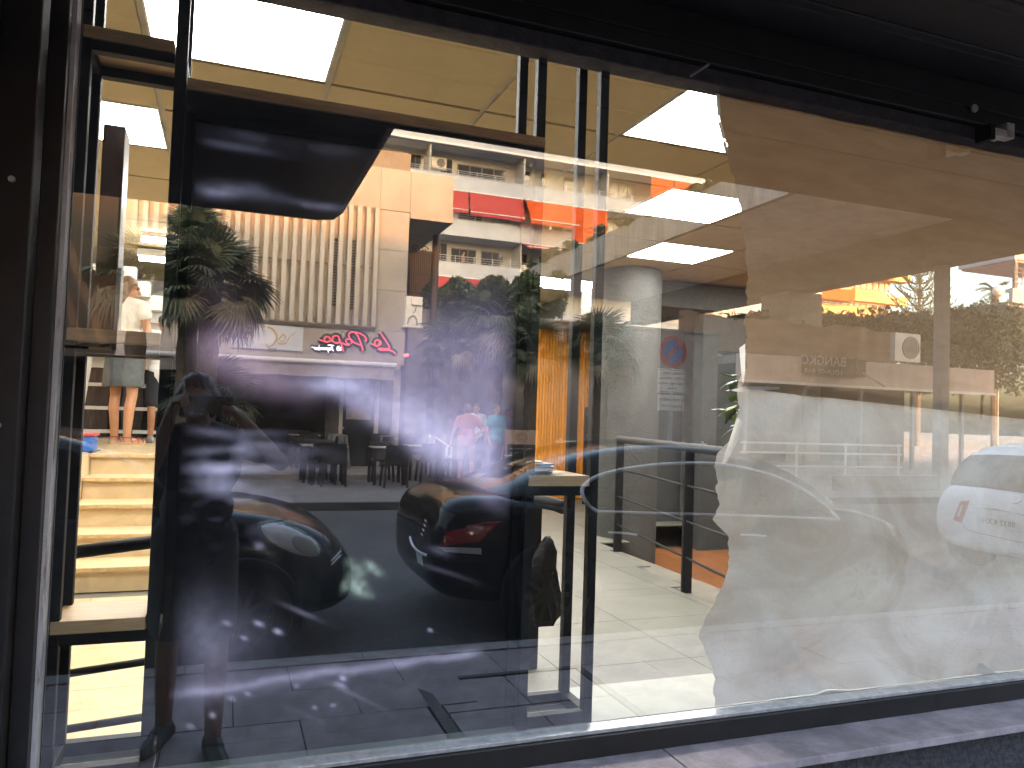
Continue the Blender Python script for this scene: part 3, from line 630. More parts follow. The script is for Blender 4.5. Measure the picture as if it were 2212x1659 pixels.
flap([(1578, 843, 1), (1610, 834, .4), (1684, 836, 0), (1684, 841, 0), (1618, 845, .3), (1596, 847, 1)], pl_, 0.009, 0.0)
flap([(1592, 902, 0), (1576, 950, .5), (1559, 1002, 1), (1568, 1000, 1), (1590, 960, .5), (1606, 912, 0)], pl_, 0.009, 0.0)
flap([(2100, 1457, 1), (2112, 1440, .5), (2118, 1430, 0), (2132, 1440, 0), (2150, 1452, .4), (2165, 1456, 1)], pl_, 0.009, 0.0)
# bead of daylight-bleached tape strip along the upper torn edge
for (a, b) in (((1546, 196), (1549, 250)), ((1550, 262), (1560, 300)), ((1560, 303), (1566, 330))):
    p, q = atY(*a, 0.0095), atY(*b, 0.0095); MB().add([p, q, q+np.array([.012, 0, 0]), p+np.array([.012, 0, 0])], [(0, 1, 2, 3)]).build('tape', m_greypaper, pu)
# leafy plant between paper and room
pt = thing('artificial_plant', 'green leafy artificial plant poking out behind the torn paper edge', 'plant', (1.75, 0.55, FZ))
m_leaf = mat('glossy_green_leaf', (0.06, 0.14, 0.04), 0.4, col2=(0.03, 0.075, 0.02), scale=14, rand=0.2); m_leaf2 = mat('young_leaf', (0.30, 0.42, 0.06), 0.45)
def leaf(p, d, L, w, up=(0, 0, 1)):
    d = np.array(d, float); d /= np.linalg.norm(d); s = np.cross(d, up); s /= np.linalg.norm(s)+1e-9; nrm = np.cross(s, d)
    p = np.array(p, float)
    mid = p+d*L*.5+nrm*L*.05
    return [p, p+d*L*.35+s*w, p+d*L*.75+s*w*.6, p+d*L-nrm*L*.08, p+d*L*.75-s*w*.6, p+d*L*.35-s*w, mid], [(0, 1, 6), (1, 2, 6), (2, 3, 6), (3, 4, 6), (4, 5, 6), (5, 0, 6)]
MB().tube([(1.75, .55, FZ), (1.74, .56, 1.0), (1.70, .55, 1.35), (1.73, .55, 1.75)], 0.012, 6).build('stem', mat('plant_stem', (0.12, 0.07, 0.03), 0.8), pt)
for (px, py, n) in ((1592, 815, 6), (1606, 845, 5), (1585, 880, 7), (1600, 895, 7), (1612, 905, 5), (1592, 975, 4), (1590, 1010, 5), (1615, 870, 6), (1625, 930, 6)):
    c = atY(px, py, 0.5)
    MB().tube([(1.73, .55, c[2]-0.1), c], 0.004, 5).build('twig', mat('plant_stem', (0.12, 0.07, 0.03), 0.8), pt)
    for k in range(n):
        a = rnd.uniform(0, 6.28); e = rnd.uniform(-.5, .6)
        MB().add(*leaf(c+np.array([rnd.uniform(-.02, .02), 0, rnd.uniform(-.02, .02)]), (math.cos(a), .5*math.sin(a), e), rnd.uniform(.07, .10), .017)).build('leaf', m_leaf2 if rnd.random() < .2 else m_leaf, pt)
# ================================================================== STREET (y < 0), seen in the pane; Y below is the distance from the pane
def vb(mb, x0, x1, Y0, Y1, z0, z1): return mb.box(x0, x1, -Y1, -Y0, z0, z1)
def VBx(*a): return vb(MB(), *a)
m_asphalt = mat('asphalt', (0.125, 0.118, 0.122), 0.9, col2=(0.09, 0.086, 0.089), scale=18, bump=0.5, bscale=140, dirt=0.25, dscale=0.7)
m_pave = mat('pavement_slab', (0.35, 0.29, 0.305), 0.85, col2=(0.265, 0.215, 0.23), scale=9, bump=0.3, bscale=120, rand=0.12, dirt=0.3, dscale=2.2)
m_pjoint = mat('pavement_joint', (0.03, 0.028, 0.028), 0.95)
m_kerb = mat('kerb_stone', (0.33, 0.31, 0.31), 0.85, col2=(0.24, 0.22, 0.22), scale=12, bump=0.3, bscale=110, rand=0.08)
m_far = mat('far_pavement', (0.30, 0.28, 0.275), 0.85, col2=(0.22, 0.205, 0.20), scale=5, stretch=(1, 2.5, 1), bump=0.2, bscale=60, dirt=0.2)
m_conc = mat('smooth_concrete', (0.37, 0.35, 0.355), 0.85, col2=(0.32, 0.30, 0.305), scale=1.6, bump=0.1, bscale=60, dirt=0.10, dscale=1.1, rand=0.03)
m_conc2 = mat('concrete_groove', (0.20, 0.18, 0.165), 0.9)
m_balc = mat('balcony_concrete', (0.50, 0.525, 0.57), 0.85, col2=(0.44, 0.46, 0.50), scale=0.5, dirt=0.08, dscale=0.5)
m_bwall = mat('balcony_rear_wall', (0.50, 0.485, 0.465), 0.9, col2=(0.45, 0.435, 0.415), scale=0.8)
m_rail = mat('steel_rail', (0.60, 0.58, 0.56), 0.4, 0.5)
m_dglass = mat('dark_window_glass', (0.03, 0.035, 0.04), 0.05, spec=0.8)
m_red = mat('dusty_red_awning', (0.42, 0.05, 0.045), 0.85, col2=(0.36, 0.04, 0.035), scale=2)
m_org = mat('orange_awning', (0.80, 0.13, 0.02), 0.85, col2=(0.72, 0.11, 0.015), scale=2, trans=0.3)
m_steel_w = mat('white_metal', (0.74, 0.73, 0.72), 0.45, col2=(0.66, 0.65, 0.64), scale=10)
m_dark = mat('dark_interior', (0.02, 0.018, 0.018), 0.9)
m_brownpipe = mat('brown_pipe', (0.06, 0.045, 0.04), 0.6)
m_awn = mat('cream_canvas', (0.42, 0.385, 0.36), 0.9, col2=(0.30, 0.27, 0.25), scale=1.4, stretch=(1, 1, 1.4), dirt=0.2, dscale=1.2)
m_greywall = mat('grey_garden_wall', (0.23, 0.215, 0.215), 0.9, col2=(0.18, 0.165, 0.165), scale=1.5, bump=0.2, bscale=50)

struct('ground', MB().box(-200, 260, -320, 40, -0.9, -0.36), mat('earth', (0.16, 0.14, 0.12), 0.95))
struct('road', VBx(-60, 120, 3.05, 10.9, -0.355, -0.12), m_asphalt)
for k in range(12): solo('road_marking', VBx(-8+k*4.2, -6.2+k*4.2, 6.95, 7.05, -0.118, -0.114), mat('road_paint', (0.5, 0.5, 0.5), 0.8, col2=(0.2, 0.2, 0.2), scale=20), 'faded white dash painted along the middle of the road', 'road marking', 'centre line dashes') if False else None
struct('pavement', VBx(-60, 60, 0.06, 2.93, -0.355, -0.012), m_pjoint)
pv = bpy.data.objects['pavement']
sl_me = MB().box(-0.297, 0.297, -0.197, 0.197, -0.03, 0.0).mesh('slab'); sl_me.materials.append(m_pave)
for i in range(-6, 17):
    for j in range(7):
        x, Y = 0.1+i*0.6+(0.3 if j % 2 else 0), 0.33+j*0.4
        if 1.0 < x < 2.2 and 1.5 < Y < 2.6: continue
        o = bpy.data.objects.new('paving_slab', sl_me); COL.objects.link(o); o.parent = pv; o.location = (x, -Y, rnd.uniform(-.002, .002)); o.rotation_euler = (rnd.uniform(-.004, .004), rnd.uniform(-.004, .004), 0)
for (x0, x1, Y0, Y1) in ((.70, 1.03, 1.33, 1.52), (1.035, 1.6, 1.33, 1.52), (1.605, 2.3, 1.33, 1.52), (.70, 1.03, 1.526, 2.0), (.70, 1.03, 2.006, 2.53), (2.08, 2.5, 1.526, 2.0), (2.08, 2.5, 2.006, 2.53)):
    vb(MB(), x0, x1-.004, Y0, Y1-.004, -.03, -.001).build('paving_slab', m_pave, pv)
mh = thing('manhole_cover', 'rectangular paved manhole cover in the pavement by the kerb', 'manhole cover', (1.55, -2.05, 0))
for (a, b, c, d) in ((1.04, 2.07, 1.535, 1.575), (1.04, 2.07, 2.485, 2.525), (1.04, 1.10, 1.58, 2.48), (2.03, 2.07, 1.58, 2.48)): vb(MB(), a, b, c, d, -.03, .002).build('frame_bar', mat('iron_frame', (0.035, 0.032, 0.032), 0.7), mh)
for (a, b, c, d) in ((1.115, 1.56, 1.595, 2.02), (1.57, 2.02, 1.595, 2.02), (1.115, 1.56, 2.035, 2.47), (1.57, 2.02, 2.035, 2.47)): vb(MB(), a, b, c, d, -.03, -.003).build('slab', m_pave, mh)
kb = struct('kerb', VBx(-60, 60, 2.93, 3.048, -0.355, -0.135), m_pjoint)
km = MB().box(-0.497, 0.497, -0.075, 0.068, -0.16, 0.004).mesh('kerb_stone'); km.materials.append(m_kerb)
for i in range(-6, 14):
    o = bpy.data.objects.new('kerb_stone', km); COL.objects.link(o); o.parent = kb; o.location = (0.35+i, -3.01, 0)
struct('far_pavement', VBx(-60, 120, 10.9, 40, -0.355, 0.0), m_far)
struct('far_kerb', VBx(-60, 120, 10.75, 10.895, -0.355, 0.004), mat('far_kerb_stone', (0.06, 0.055, 0.058), 0.85))
solo('terrace_deck', VBx(-7, 3.88, 14.9, 23.7, 0.002, 0.10), mat('terrace_paving', (0.34, 0.31, 0.30), 0.8, col2=(0.28, 0.25, 0.24), scale=4), 'low pale terrace floor under the tables of the tapas bar', 'terrace')

# --- our own building: porch soffit over the pavement, canopy, the block above that shades the street, and an unseen tower added for shade
solo('shop_fascia', VBx(-14, 30, 0.02, 1.10, 2.76, 3.9).box(6.01, 30, -1.10, -0.02, 2.556, 2.75).box(-14, -1.01, -1.10, -0.02, 2.556, 2.75), m_dark_soffit, 'dark projecting fascia over the shutter housing and pavement', 'fascia')
cn = thing('canopy', 'black shop canopy with rounded corner under the porch roof', 'canopy', (-2, -2.0, 2.6))
MB().box(-14, 0.40, -2.6, -1.105, 2.95, 3.2).build('hanger', m_dark_soffit, cn)
prc = [(-14, 2.60), (0.45, 2.60), (0.55, 2.615), (0.60, 2.66), (0.615, 2.75), (0.615, 2.94), (-14, 2.94)]
MB().prism(prc, 'y', -2.88, -1.105).build('box', m_dark_soffit, cn, bevel=0.01)
H1 = 9.35
m_own = mat('shop_block_plaster', (0.45, 0.42, 0.38), 0.9)
ow = thing('shop_building', 'plain block over the shop, out of the picture', 'building', (-5, 6, 3.9))
MB().box(-40, 7.2, 0.02, 12, 4.21, H1).build('wall', m_own, ow)
MB().box(-40, 30, -0.02, 0.018, 3.905, 4.2).build('lintel', m_own, ow)
for k in range(-14, 3): MB().box(k*2.4, k*2.4+1.3, -0.02, 0.015, 5.2, 7.2).build('window', m_dglass, ow)
tw2 = thing('shade_tower', 'tall unseen block added further along to shade the apartment balconies', 'building', (20, 8, 3.9))  # invented tower out of view, sized to shade the balconies opposite
MB().box(7.25, 34, 0.02, 16, 4.21, 52).build('wall', m_own, tw2)
for r in range(15):
    for k in range(10): MB().box(8.4+k*2.5, 9.9+k*2.5, -0.02, 0.015, 5.4+r*3, 7.0+r*3).build('window', m_dglass, tw2)
solo('side_wall_masonry', MB().box(-40, -1.61, -0.02, 0.3, 0, 3.29), m_own, 'plain shop wall beyond the window jamb, out of the picture', 'wall')
solo('side_wall_masonry', MB().box(6.01, 34, -0.02, 0.3, 0, 3.29), m_own, 'plain shop wall past the papered window, out of the picture', 'wall')
solo('window_head_wall', MB().box(-1.6, 6, 0.04, 0.3, 2.95, 4.2), m_own, 'wall strip behind the shutter housing over the window', 'wall')
solo('window_pier', MB().box(4.11, 6, 0.0, 0.02, 0.65, 2.38), m_frame, 'black panel beside the papered pane', 'wall')
solo('rear_block', MB().box(-3.2, 10.3, 9.55, 12, -0.3, 4.2).box(10.21, 12, 0.31, 9.5, -0.3, 4.2).box(-5, -3.11, 0.31, 9.5, -0.3, 4.2), m_own, 'masonry around the shop room, out of the picture', 'wall')

# --- tapas bar building
TB = 17.0
tb_ = thing('tapas_bar_building', 'concrete building with vertical white slats over the tapas bar terrace', 'building', (0, -TB, 0))
def part(name, mb, m, parent, **k): return mb.build(name, m, parent, **k)
zsl0, zsl1, xs1 = 3.45, 6.42, 3.34
# wall panels round the slat bay
def panelgrid(xs, zs, skip=lambda x, z: False):
    for i in range(len(xs)-1):
        for j in range(len(zs)-1):
            if skip((xs[i]+xs[i+1])/2, (zs[j]+zs[j+1])/2): continue
            vb(MB(), xs[i]+.004, xs[i+1]-.004, TB, TB+.10, zs[j]+.004, zs[j+1]-.004).build('wall_panel', m_conc, tb_)
part('core_wall', VBx(-2.3, 4.085, TB+.102, TB+.3, 2.62, 7.95), m_conc2, tb_)
panelgrid([xs1, 4.085], [2.62, 3.45, 4.45, 5.45, 6.43])
panelgrid([-2.3, -.2, 1.5, xs1], [2.62, 3.44])
panelgrid([-2.3, -.2, 1.5, xs1, 4.085, 5.19], [6.44, 7.48])
part('overhang', VBx(4.086, 5.18, TB+.102, 21, 6.45, 7.45), m_conc, tb_)
part('overhang_lip', VBx(4.1, 5.2, TB-.02, 21, 6.30, 6.437), m_conc, tb_)
part('roof_slab', VBx(-2.3, 5.19, TB+.31, 23, 7.30, 7.44), m_conc, tb_)
part('side_wall', VBx(3.9, 4.08, TB+.302, 24, 0, 6.29), mat('passage_concrete', (0.40, 0.37, 0.345), 0.9), tb_)
sb = part('slat_recess', VBx(-2.3, xs1, TB+.05, TB+.10, zsl0, zsl1), mat('slat_recess_concrete', (0.33, 0.30, 0.275), 0.9, col2=(0.27, 0.245, 0.225), scale=2), tb_)
m_slatw = mat('white_facade_slat', (0.40, 0.385, 0.39), 0.6, rand=0.04, col2=(0.355, 0.34, 0.345), scale=3)
sm2 = MB().box(-0.052, 0.052, -0.05, 0.05, zsl0+.06, zsl1-.02).mesh('facade_slat'); sm2.materials.append(m_slatw)
for k in range(26):
    o = bpy.data.objects.new('facade_slat', sm2); COL.objects.link(o); o.parent = tb_; o.location = (3.25-k*0.212, 0.16, 0)
for z in (zsl0+.02, zsl1-.01, 4.95): part('slat_rail', VBx(-2.25, 3.33, TB-.10, TB-.06, z-.02, z+.02), m_conc2, tb_)
for (xa, xb, za, zb) in ((2.15, 2.42, 3.95, 5.6), (2.62, 2.9, 3.9, 5.6), (-.6, -.2, 4.2, 5.5)):
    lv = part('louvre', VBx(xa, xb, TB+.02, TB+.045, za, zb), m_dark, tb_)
    mb = MB()
    for k in range(int((zb-za)/.07)): vb(mb, xa, xb, TB+.005, TB+.018, za+.07*k, za+.07*k+.03)
    mb.build('blade', m_conc2, lv)
# ground floor: cornice strips, awning, dark room behind
part('cornice', VBx(-2.3, 3.95, TB-.12, TB+.1, 2.50, 2.585), m_conc, tb_); part('cornice', VBx(-2.3, 4.0, TB-.05, TB+.1, 2.59, 2.615), m_conc, tb_)
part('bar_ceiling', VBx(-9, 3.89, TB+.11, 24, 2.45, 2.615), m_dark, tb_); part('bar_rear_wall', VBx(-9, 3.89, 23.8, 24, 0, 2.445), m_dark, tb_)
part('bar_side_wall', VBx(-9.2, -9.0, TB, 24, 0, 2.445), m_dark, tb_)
dw = part('bar_front_wall', VBx(2.3, 3.885, TB+.5, TB+.56, 0.1, 2.44), mat('bar_front_grey', (0.10, 0.095, 0.10), 0.8), tb_)
for (xa, xb) in ((2.62, 2.70), (3.48, 3.58)): part('door_jamb', VBx(xa, xb, TB+.40, TB+.495, 0.1, 2.2), m_steel_w, tb_)
part('door_panel', VBx(2.71, 3.47, TB+.44, TB+.48, 0.1, 2.2), m_dglass, tb_); part('menu_board', VBx(2.78, 3.40, TB+.41, TB+.435, 1.25, 1.85), mat('menu_paper', (0.45, 0.40, 0.36), 0.8, col2=(0.34, 0.30, 0.27), scale=9), tb_)
part('door_handle', VBx(2.60, 2.74, TB+.36, TB+.395, 1.02, 1.05), m_steel_w, tb_)
aw = thing('roller_awning', 'cream rolled awning with stained hanging valance over the bar entrance', 'awning', (1, -15.9, 2.4))
XA0, XA1, YA = -1.6, 3.62, 15.9
MB().cyl((XA0, -YA, 2.535), (XA1+.05, -YA, 2.545), 0.055, n=14).build('front_tube', m_steel_w, aw)
mb = MB(); nx = 70
for j, z in enumerate((2.50, 2.40, 2.31, 2.22)):
    for i in range(nx): x = XA0+(XA1-XA0)*i/(nx-1); mb.v.append((x, -YA-.03-.012*math.sin(x*4.3)*(j/3)-.004*math.sin(x*17), z-(0.02*abs(math.sin(x*3.1)) if j == 3 else 0)))
mb.f = [(j*nx+i, j*nx+i+1, (j+1)*nx+i+1, (j+1)*nx+i) for j in range(3) for i in range(nx-1)]
mb.build('valance', m_awn, aw, smooth=True, fix=False)
MB().add([(XA0, -YA-.02, 2.57), (XA1, -YA-.02, 2.57), (XA1, -TB+.13, 2.49), (XA0, -TB+.13, 2.49)], [(0, 1, 2, 3)]).build('canvas', m_awn, aw)
for x in (-1.4, 0.8, 3.4): MB().bar((x, -TB+.05, 2.44), (x, -YA-.02, 2.50), .05, .035).build('arm', m_steel_w, aw)
# timber fronted neighbour with slanted boards
tn = thing('timber_building', 'dark timber clad building with slanted boards left of the slatted facade', 'building', (-6, -18, 0))
m_tim = mat('dark_timber', (0.075, 0.045, 0.028), 0.8, col2=(0.045, 0.027, 0.017), scale=5, rand=.25)
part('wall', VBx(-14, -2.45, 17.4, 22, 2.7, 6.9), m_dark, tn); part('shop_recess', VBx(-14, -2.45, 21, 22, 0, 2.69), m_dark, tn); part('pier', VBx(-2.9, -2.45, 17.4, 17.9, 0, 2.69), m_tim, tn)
for k in range(26):
    xb_ = -2.6-k*.42; MB().bar((xb_, -17.36, 2.75), (xb_-1.5, -17.36, 6.85), .16, .05, up=(0, 1, 0)).build('board', m_tim, tn)
# signs
sg = thing('wall_sign', 'pale blue wall sign with a golden swirl on the slatted building', 'sign', (1.0, -TB, 3.0))
p0, p1 = atY(556, 700, TB-.02), atY(653, 762, TB-.02)
part('panel', VBx(p0[0]-.55, p1[0], TB-.05, TB-.004, p1[2]+.03, p0[2]), mat('pale_blue_sign', (0.50, 0.55, 0.66), 0.4, col2=(0.42, 0.47, 0.58), scale=3), sg, bevel=.004)
m_gold = mat('gold_print', (0.50, 0.36, 0.10), 0.5)
def stroke(pts, Y, r0, r1=None, n=6):
    return MB().tube([sY(px, py, Y) for px, py in pts], r0, n, r_end=r1)
def smooth_pts(pts, k=5):
    P = [np.array(p, float) for p in pts]; out = []
    for i in range(len(P)-1):
        a, b, c, d = P[max(i-1, 0)], P[i], P[i+1], P[min(i+2, len(P)-1)]
        for t in np.linspace(0, 1, k, endpoint=False):
            out.append(.5*((2*b)+(-a+c)*t+(2*a-5*b+4*c-d)*t*t+(-a+3*b-3*c+d)*t**3))
    out.append(P[-1]); return [tuple(p) for p in out]
stroke(smooth_pts([(578, 706), (590, 712), (598, 726), (592, 742), (580, 750), (574, 743)]), TB-.056, .030, .012).build('swirl', m_gold, sg)
stroke(smooth_pts([(596, 738), (606, 728), (612, 722), (617, 730), (612, 738), (604, 737)]), TB-.056, .018, .01).build('swirl', m_gold, sg)
stroke(smooth_pts([(600, 742), (616, 742), (626, 728), (638, 718)]), TB-.056, .022, .006).build('swirl', m_gold, sg)
c = atY(585, 754, TB-.05); lettering('lettering', 'kiss', 0.13, mat('grey_print', (0.12, 0.11, 0.11), 0.6), sg, (c[0]+.03, -TB+.053, c[2]), 'shop')
ns = thing('neon_sign', 'red neon script sign on black backing over the tapas bar', 'sign', (2.7, -TB, 3.0))
m_neon = emission('red_neon', (1.0, 0.10, 0.13), 0.38); m_neonw = emission('white_neon', (1.0, 0.95, 0.95), .9); m_back = mat('black_sign_backing', (0.012, 0.012, 0.014), 0.4)
Q = lambda pts: [(900/3840*2212+x*(700/2212)*.57604, 1150*.57604+y*(700/2212)*.57604) for x, y in pts]
red = [[(1665, 310), (1700, 365), (1745, 430), (1775, 490), (1740, 500), (1690, 498), (1655, 495), (1640, 505), (1690, 515), (1760, 515), (1810, 530), (1845, 560)],
       [(1660, 405), (1625, 395), (1598, 420), (1605, 452), (1640, 462), (1672, 440), (1660, 405), (1650, 440), (1625, 468), (1590, 455), (1550, 435)],
       [(1455, 525), (1445, 470), (1420, 400), (1385, 330), (1355, 305), (1400, 310), (1470, 345), (1500, 390), (1480, 410)],
       [(1385, 315), (1330, 300), (1290, 325), (1300, 370), (1345, 420), (1400, 445), (1430, 455)],
       [(1320, 440), (1320, 400), (1290, 385), (1258, 395), (1262, 430), (1300, 450), (1255, 450), (1210, 430)],
       [(1225, 530), (1205, 460), (1180, 390), (1160, 350), (1115, 350), (1095, 380), (1110, 420), (1160, 430), (1190, 415)],
       [(1085, 415), (1060, 365), (1015, 360), (1000, 395), (1030, 420), (1065, 405), (1030, 420), (1000, 410), (960, 400), (935, 385)]]
wht = [[(1170, 465), (1190, 525)], [(1150, 470), (1168, 530)], [(1200, 485), (1140, 490)], [(1205, 508), (1145, 512)], [(1115, 460), (1040, 455)], [(1085, 460), (1105, 530)],
       [(1075, 490), (1055, 492), (1052, 512), (1075, 512), (1078, 490), (1070, 515)], [(1042, 488), (1048, 545)], [(1040, 490), (1018, 488), (1022, 510), (1042, 508)],
       [(1000, 488), (982, 492), (985, 510), (1004, 505), (1000, 486)], [(970, 485), (958, 490), (972, 502), (956, 508)], [(935, 455), (948, 508), (928, 512), (924, 492), (940, 488)], [(915, 485), (895, 490), (900, 508), (915, 505), (912, 484)], [(880, 480), (884, 506)], [(882, 485), (862, 478), (850, 485)]]
for s in red:
    P = smooth_pts(Q(s), 4); stroke(P, TB-.02, .080, n=8).build('backing', m_back, ns); stroke(P, TB-.10, .017).build('neon_tube', m_neon, ns)
for s in wht:
    P = smooth_pts(Q(s), 3); stroke(P, TB-.022, .062, n=8).build('backing', m_back, ns); stroke(P, TB-.088, .0075).build('neon_tube', m_neonw, ns)
# passage beside the building: gate, pipe, meter box
gt = thing('iron_gate', 'dark iron gate with scrolls in the passage beside the concrete building', 'gate', (4.6, -19, 3))
ga, gb = atY(882, 545, 19), atY(934, 640, 19); mb = MB()
for k in range(13): x = ga[0]+(gb[0]-ga[0])*k/12; MB().cyl((x, -19, gb[2]), (x, -19, ga[2]+.02), .012, n=6).build('bar', m_black, gt)
for z in (gb[2]+.05, (ga[2]+gb[2])/2, ga[2]): MB().box(ga[0], gb[0], -19.012, -18.988, z-.015, z+.015).build('crossbar', m_black, gt)
for k in range(2):
    cx = ga[0]+.18+.28*k
    MB().tube([(cx+.11*(1-t/9)*math.cos(t*.9), -19, ga[2]+.13+.11*(1-t/9)*math.sin(t*.9)) for t in range(9)], .012, 6).build('scroll', m_black, gt)
solo('passage_rear_wall', VBx(4.085, 6.0, 22, 22.2, 0, 6.6), mat('passage_rear', (0.05, 0.05, 0.055), 0.9), 'dark rear wall of the passage beside the concrete building', 'wall')
a, b = atY(943, 500, 18.5), atY(948, 640, 18.5)
solo('drain_pipe', MB().cyl((a[0], -18.5, 1.0), (a[0], -18.5, a[2]+.4), .10, n=12), m_brownpipe, 'thick brown vertical pipe beside the passage gate', 'pipe', smooth=True)
mx_ = thing('meter_box', 'white electric meter box with hose on the concrete building corner', 'meter box', tuple(sY(893, 675, 16.9)))
a, b = atY(876, 640, 16.9), atY(909, 705, 16.9)
part('cabinet', VBx(a[0], b[0], 16.8, 17.05, b[2], a[2]), m_steel_w, mx_, bevel=.01)
part('dial_box', VBx(a[0]+.12, b[0]-.03, 16.74, 16.796, a[2]-.22, a[2]-.05), m_steel_w, mx_, bevel=.006)
part('shelf', VBx(a[0]-.04, b[0]+.04, 16.78, 17.05, b[2]-.05, b[2]-.004), m_steel_w, mx_)
MB().tube([sY(px, py, 16.76) for px, py in smooth_pts([(881, 700), (884, 688), (893, 682), (900, 690), (901, 703)])], .022, 8).build('hose', mat('grey_hose', (0.35, 0.35, 0.36), 0.5), mx_)
MB().tube([sY(px, py, 16.77) for px, py in smooth_pts([(899, 660), (898, 670), (893, 676)])], .007, 6).build('cable', m_black, mx_)

# --- garden wall with hedge right of the building
solo('garden_wall', VBx(4.5, 14.4, 18.6, 18.9, 0, 4.2).box(4.5, 14.4, -18.95, -18.55, 4.2, 4.27), m_greywall, 'grey garden wall under the dark hedge beside the bar', 'wall')

# --- apartment block with balconies
AB = 46.0
X0, X1 = 2.0, atY(1582, 380, AB)[0]
ap = thing('apartment_block', 'grey apartment block with long balconies and red and orange awnings', 'building', ((X0+X1)/2, -AB, 0))
zy = lambda y, px=1074: float(atY(px, y, AB)[2])
parT = [zy(392), zy(485), zy(577)]; parB = [zy(423), zy(519), zy(607)]; railT = [zy(380), zy(472), zy(562)]
pitch = (parT[0]-parT[2])/2
parT.append(parT[2]-pitch); parB.append(parB[2]-pitch); railT.append(railT[2]-pitch)
roofB, roofT = zy(329), zy(296)
part('core_wall', VBx(X0, X1, AB+1.9, AB+14, 0, roofB-.01), m_bwall, ap)
part('roof_band', VBx(X0, X1, AB-.05, AB+14, roofB, roofT), m_balc, ap)
part('roof_trim', VBx(X0, X1, AB-.12, AB-.052, roofB-.02, roofB+.12), m_steel_w, ap)
for k in range(4):
    top, bot = parT[k], parB[k]
    fl = part('balcony_parapet', VBx(X0, X1, AB, AB+.14, bot, top), m_balc, ap)
    part('balcony_slab', VBx(X0, X1, AB+.142, AB+1.88, bot+.02, bot+.25), m_balc, ap)
    part('coping', VBx(X0, X1, AB-.03, AB+.17, top+.001, top+.05), m_balc, ap)
    rl = railT[k]; mb = MB()
    hr_ = MB(); 
    for f in (0.0, .33, .66): hr_.cyl((X0, -AB-.05, rl-(rl-top)*f), (X1, -AB-.05, rl-(rl-top)*f), .022 if f == 0 else .014, n=6)
    rr = hr_.build('balcony_railing', m_rail, ap)
    pm = MB().box(-.02, .02, -.02, .02, 0, rl-top).mesh('post'); pm.materials.append(m_rail)
    n = int((X1-X0)/1.28)
    for i in range(n+1):
        o = bpy.data.objects.new('post', pm); COL.objects.link(o); o.parent = rr; o.location = (X0+i*1.28, -AB-.05, top+.05)
        o.parent = ap; o.matrix_parent_inverse = wmat(ap).inverted()
def apx(px): return float(atY(px, 430, AB)[0])
def apart_piece(name, px0, px1, zlo, zhi, Y0, Y1, m): return part(name, VBx(apx(px0), apx(px1), Y0, Y1, zlo, zhi), m, ap)
dividers = {0: (928, 1133, 1315), 1: (1128,), 2: (1131, 1300), 3: ()}
ceil_of = [roofB, parB[0], parB[1], parB[2]]
for k, dl in dividers.items():
    for px in dl: apart_piece('divider_wall', px-1.5, px+1.5, parB[k]+.26, ceil_of[k]-.01, AB+.15, AB+1.89, m_bwall)
def balcony_door(px0, px1, k, lo=0.0, hi=0.80, curtain=False, mullions=1, frame=None):
    hi = min(.95, hi+.08)
    zf = parB[k]+.26; zc = ceil_of[k]; z0, z1 = zf+(zc-zf)*lo, zf+(zc-zf)*hi; xa, xb = apx(px0), apx(px1)
    w = part('window', VBx(xa, xb, AB+1.80, AB+1.895, z0, z1), frame or mat('window_frame_brown', (0.16, 0.11, 0.07), 0.5), ap)
    n = mullions+1
    for i in range(n):
        a = xa+(xb-xa)*(i+.06)/n; b = xa+(xb-xa)*(i+.94)/n
        part('pane', VBx(a, b, AB+1.785, AB+1.798, z0+.08, z1-.08), m_curt if curtain else m_dglass, w)
m_curt = mat('curtained_glass', (0.42, 0.44, 0.45), 0.25, col2=(0.30, 0.32, 0.33), scale=6, stretch=(6, 1, .3))
m_grayfr = mat('window_frame_grey', (0.20, 0.19, 0.19), 0.5)
balcony_door(965, 990, 0, frame=m_grayfr); balcony_door(1002, 1110, 0, .0, .72, mullions=3, frame=m_grayfr); balcony_door(895, 920, 0, frame=m_grayfr); balcony_door(1140, 1165, 0, frame=m_grayfr); balcony_door(1190, 1200, 0); balcony_door(1240, 1262, 0, frame=m_grayfr)
balcony_door(1322, 1400, 0, .0, .93, True, 3); balcony_door(1518, 1545, 0)
balcony_door(1085, 1120, 1, .25, .6, True); balcony_door(1010, 1060, 1, .0, .7, mullions=2, frame=m_grayfr); balcony_door(1200, 1240, 1); balcony_door(1322, 1368, 1, .0, .85, True, 2); balcony_door(1395, 1420, 1)
balcony_door(957, 985, 2, .0, .85, frame=m_grayfr); balcony_door(995, 1050, 2, .0, .75, mullions=2, frame=m_grayfr); balcony_door(1062, 1110, 2, .0, .75, mullions=1, frame=m_grayfr); balcony_door(1145, 1163, 2, frame=m_grayfr); balcony_door(1210, 1260, 2, mullions=2)
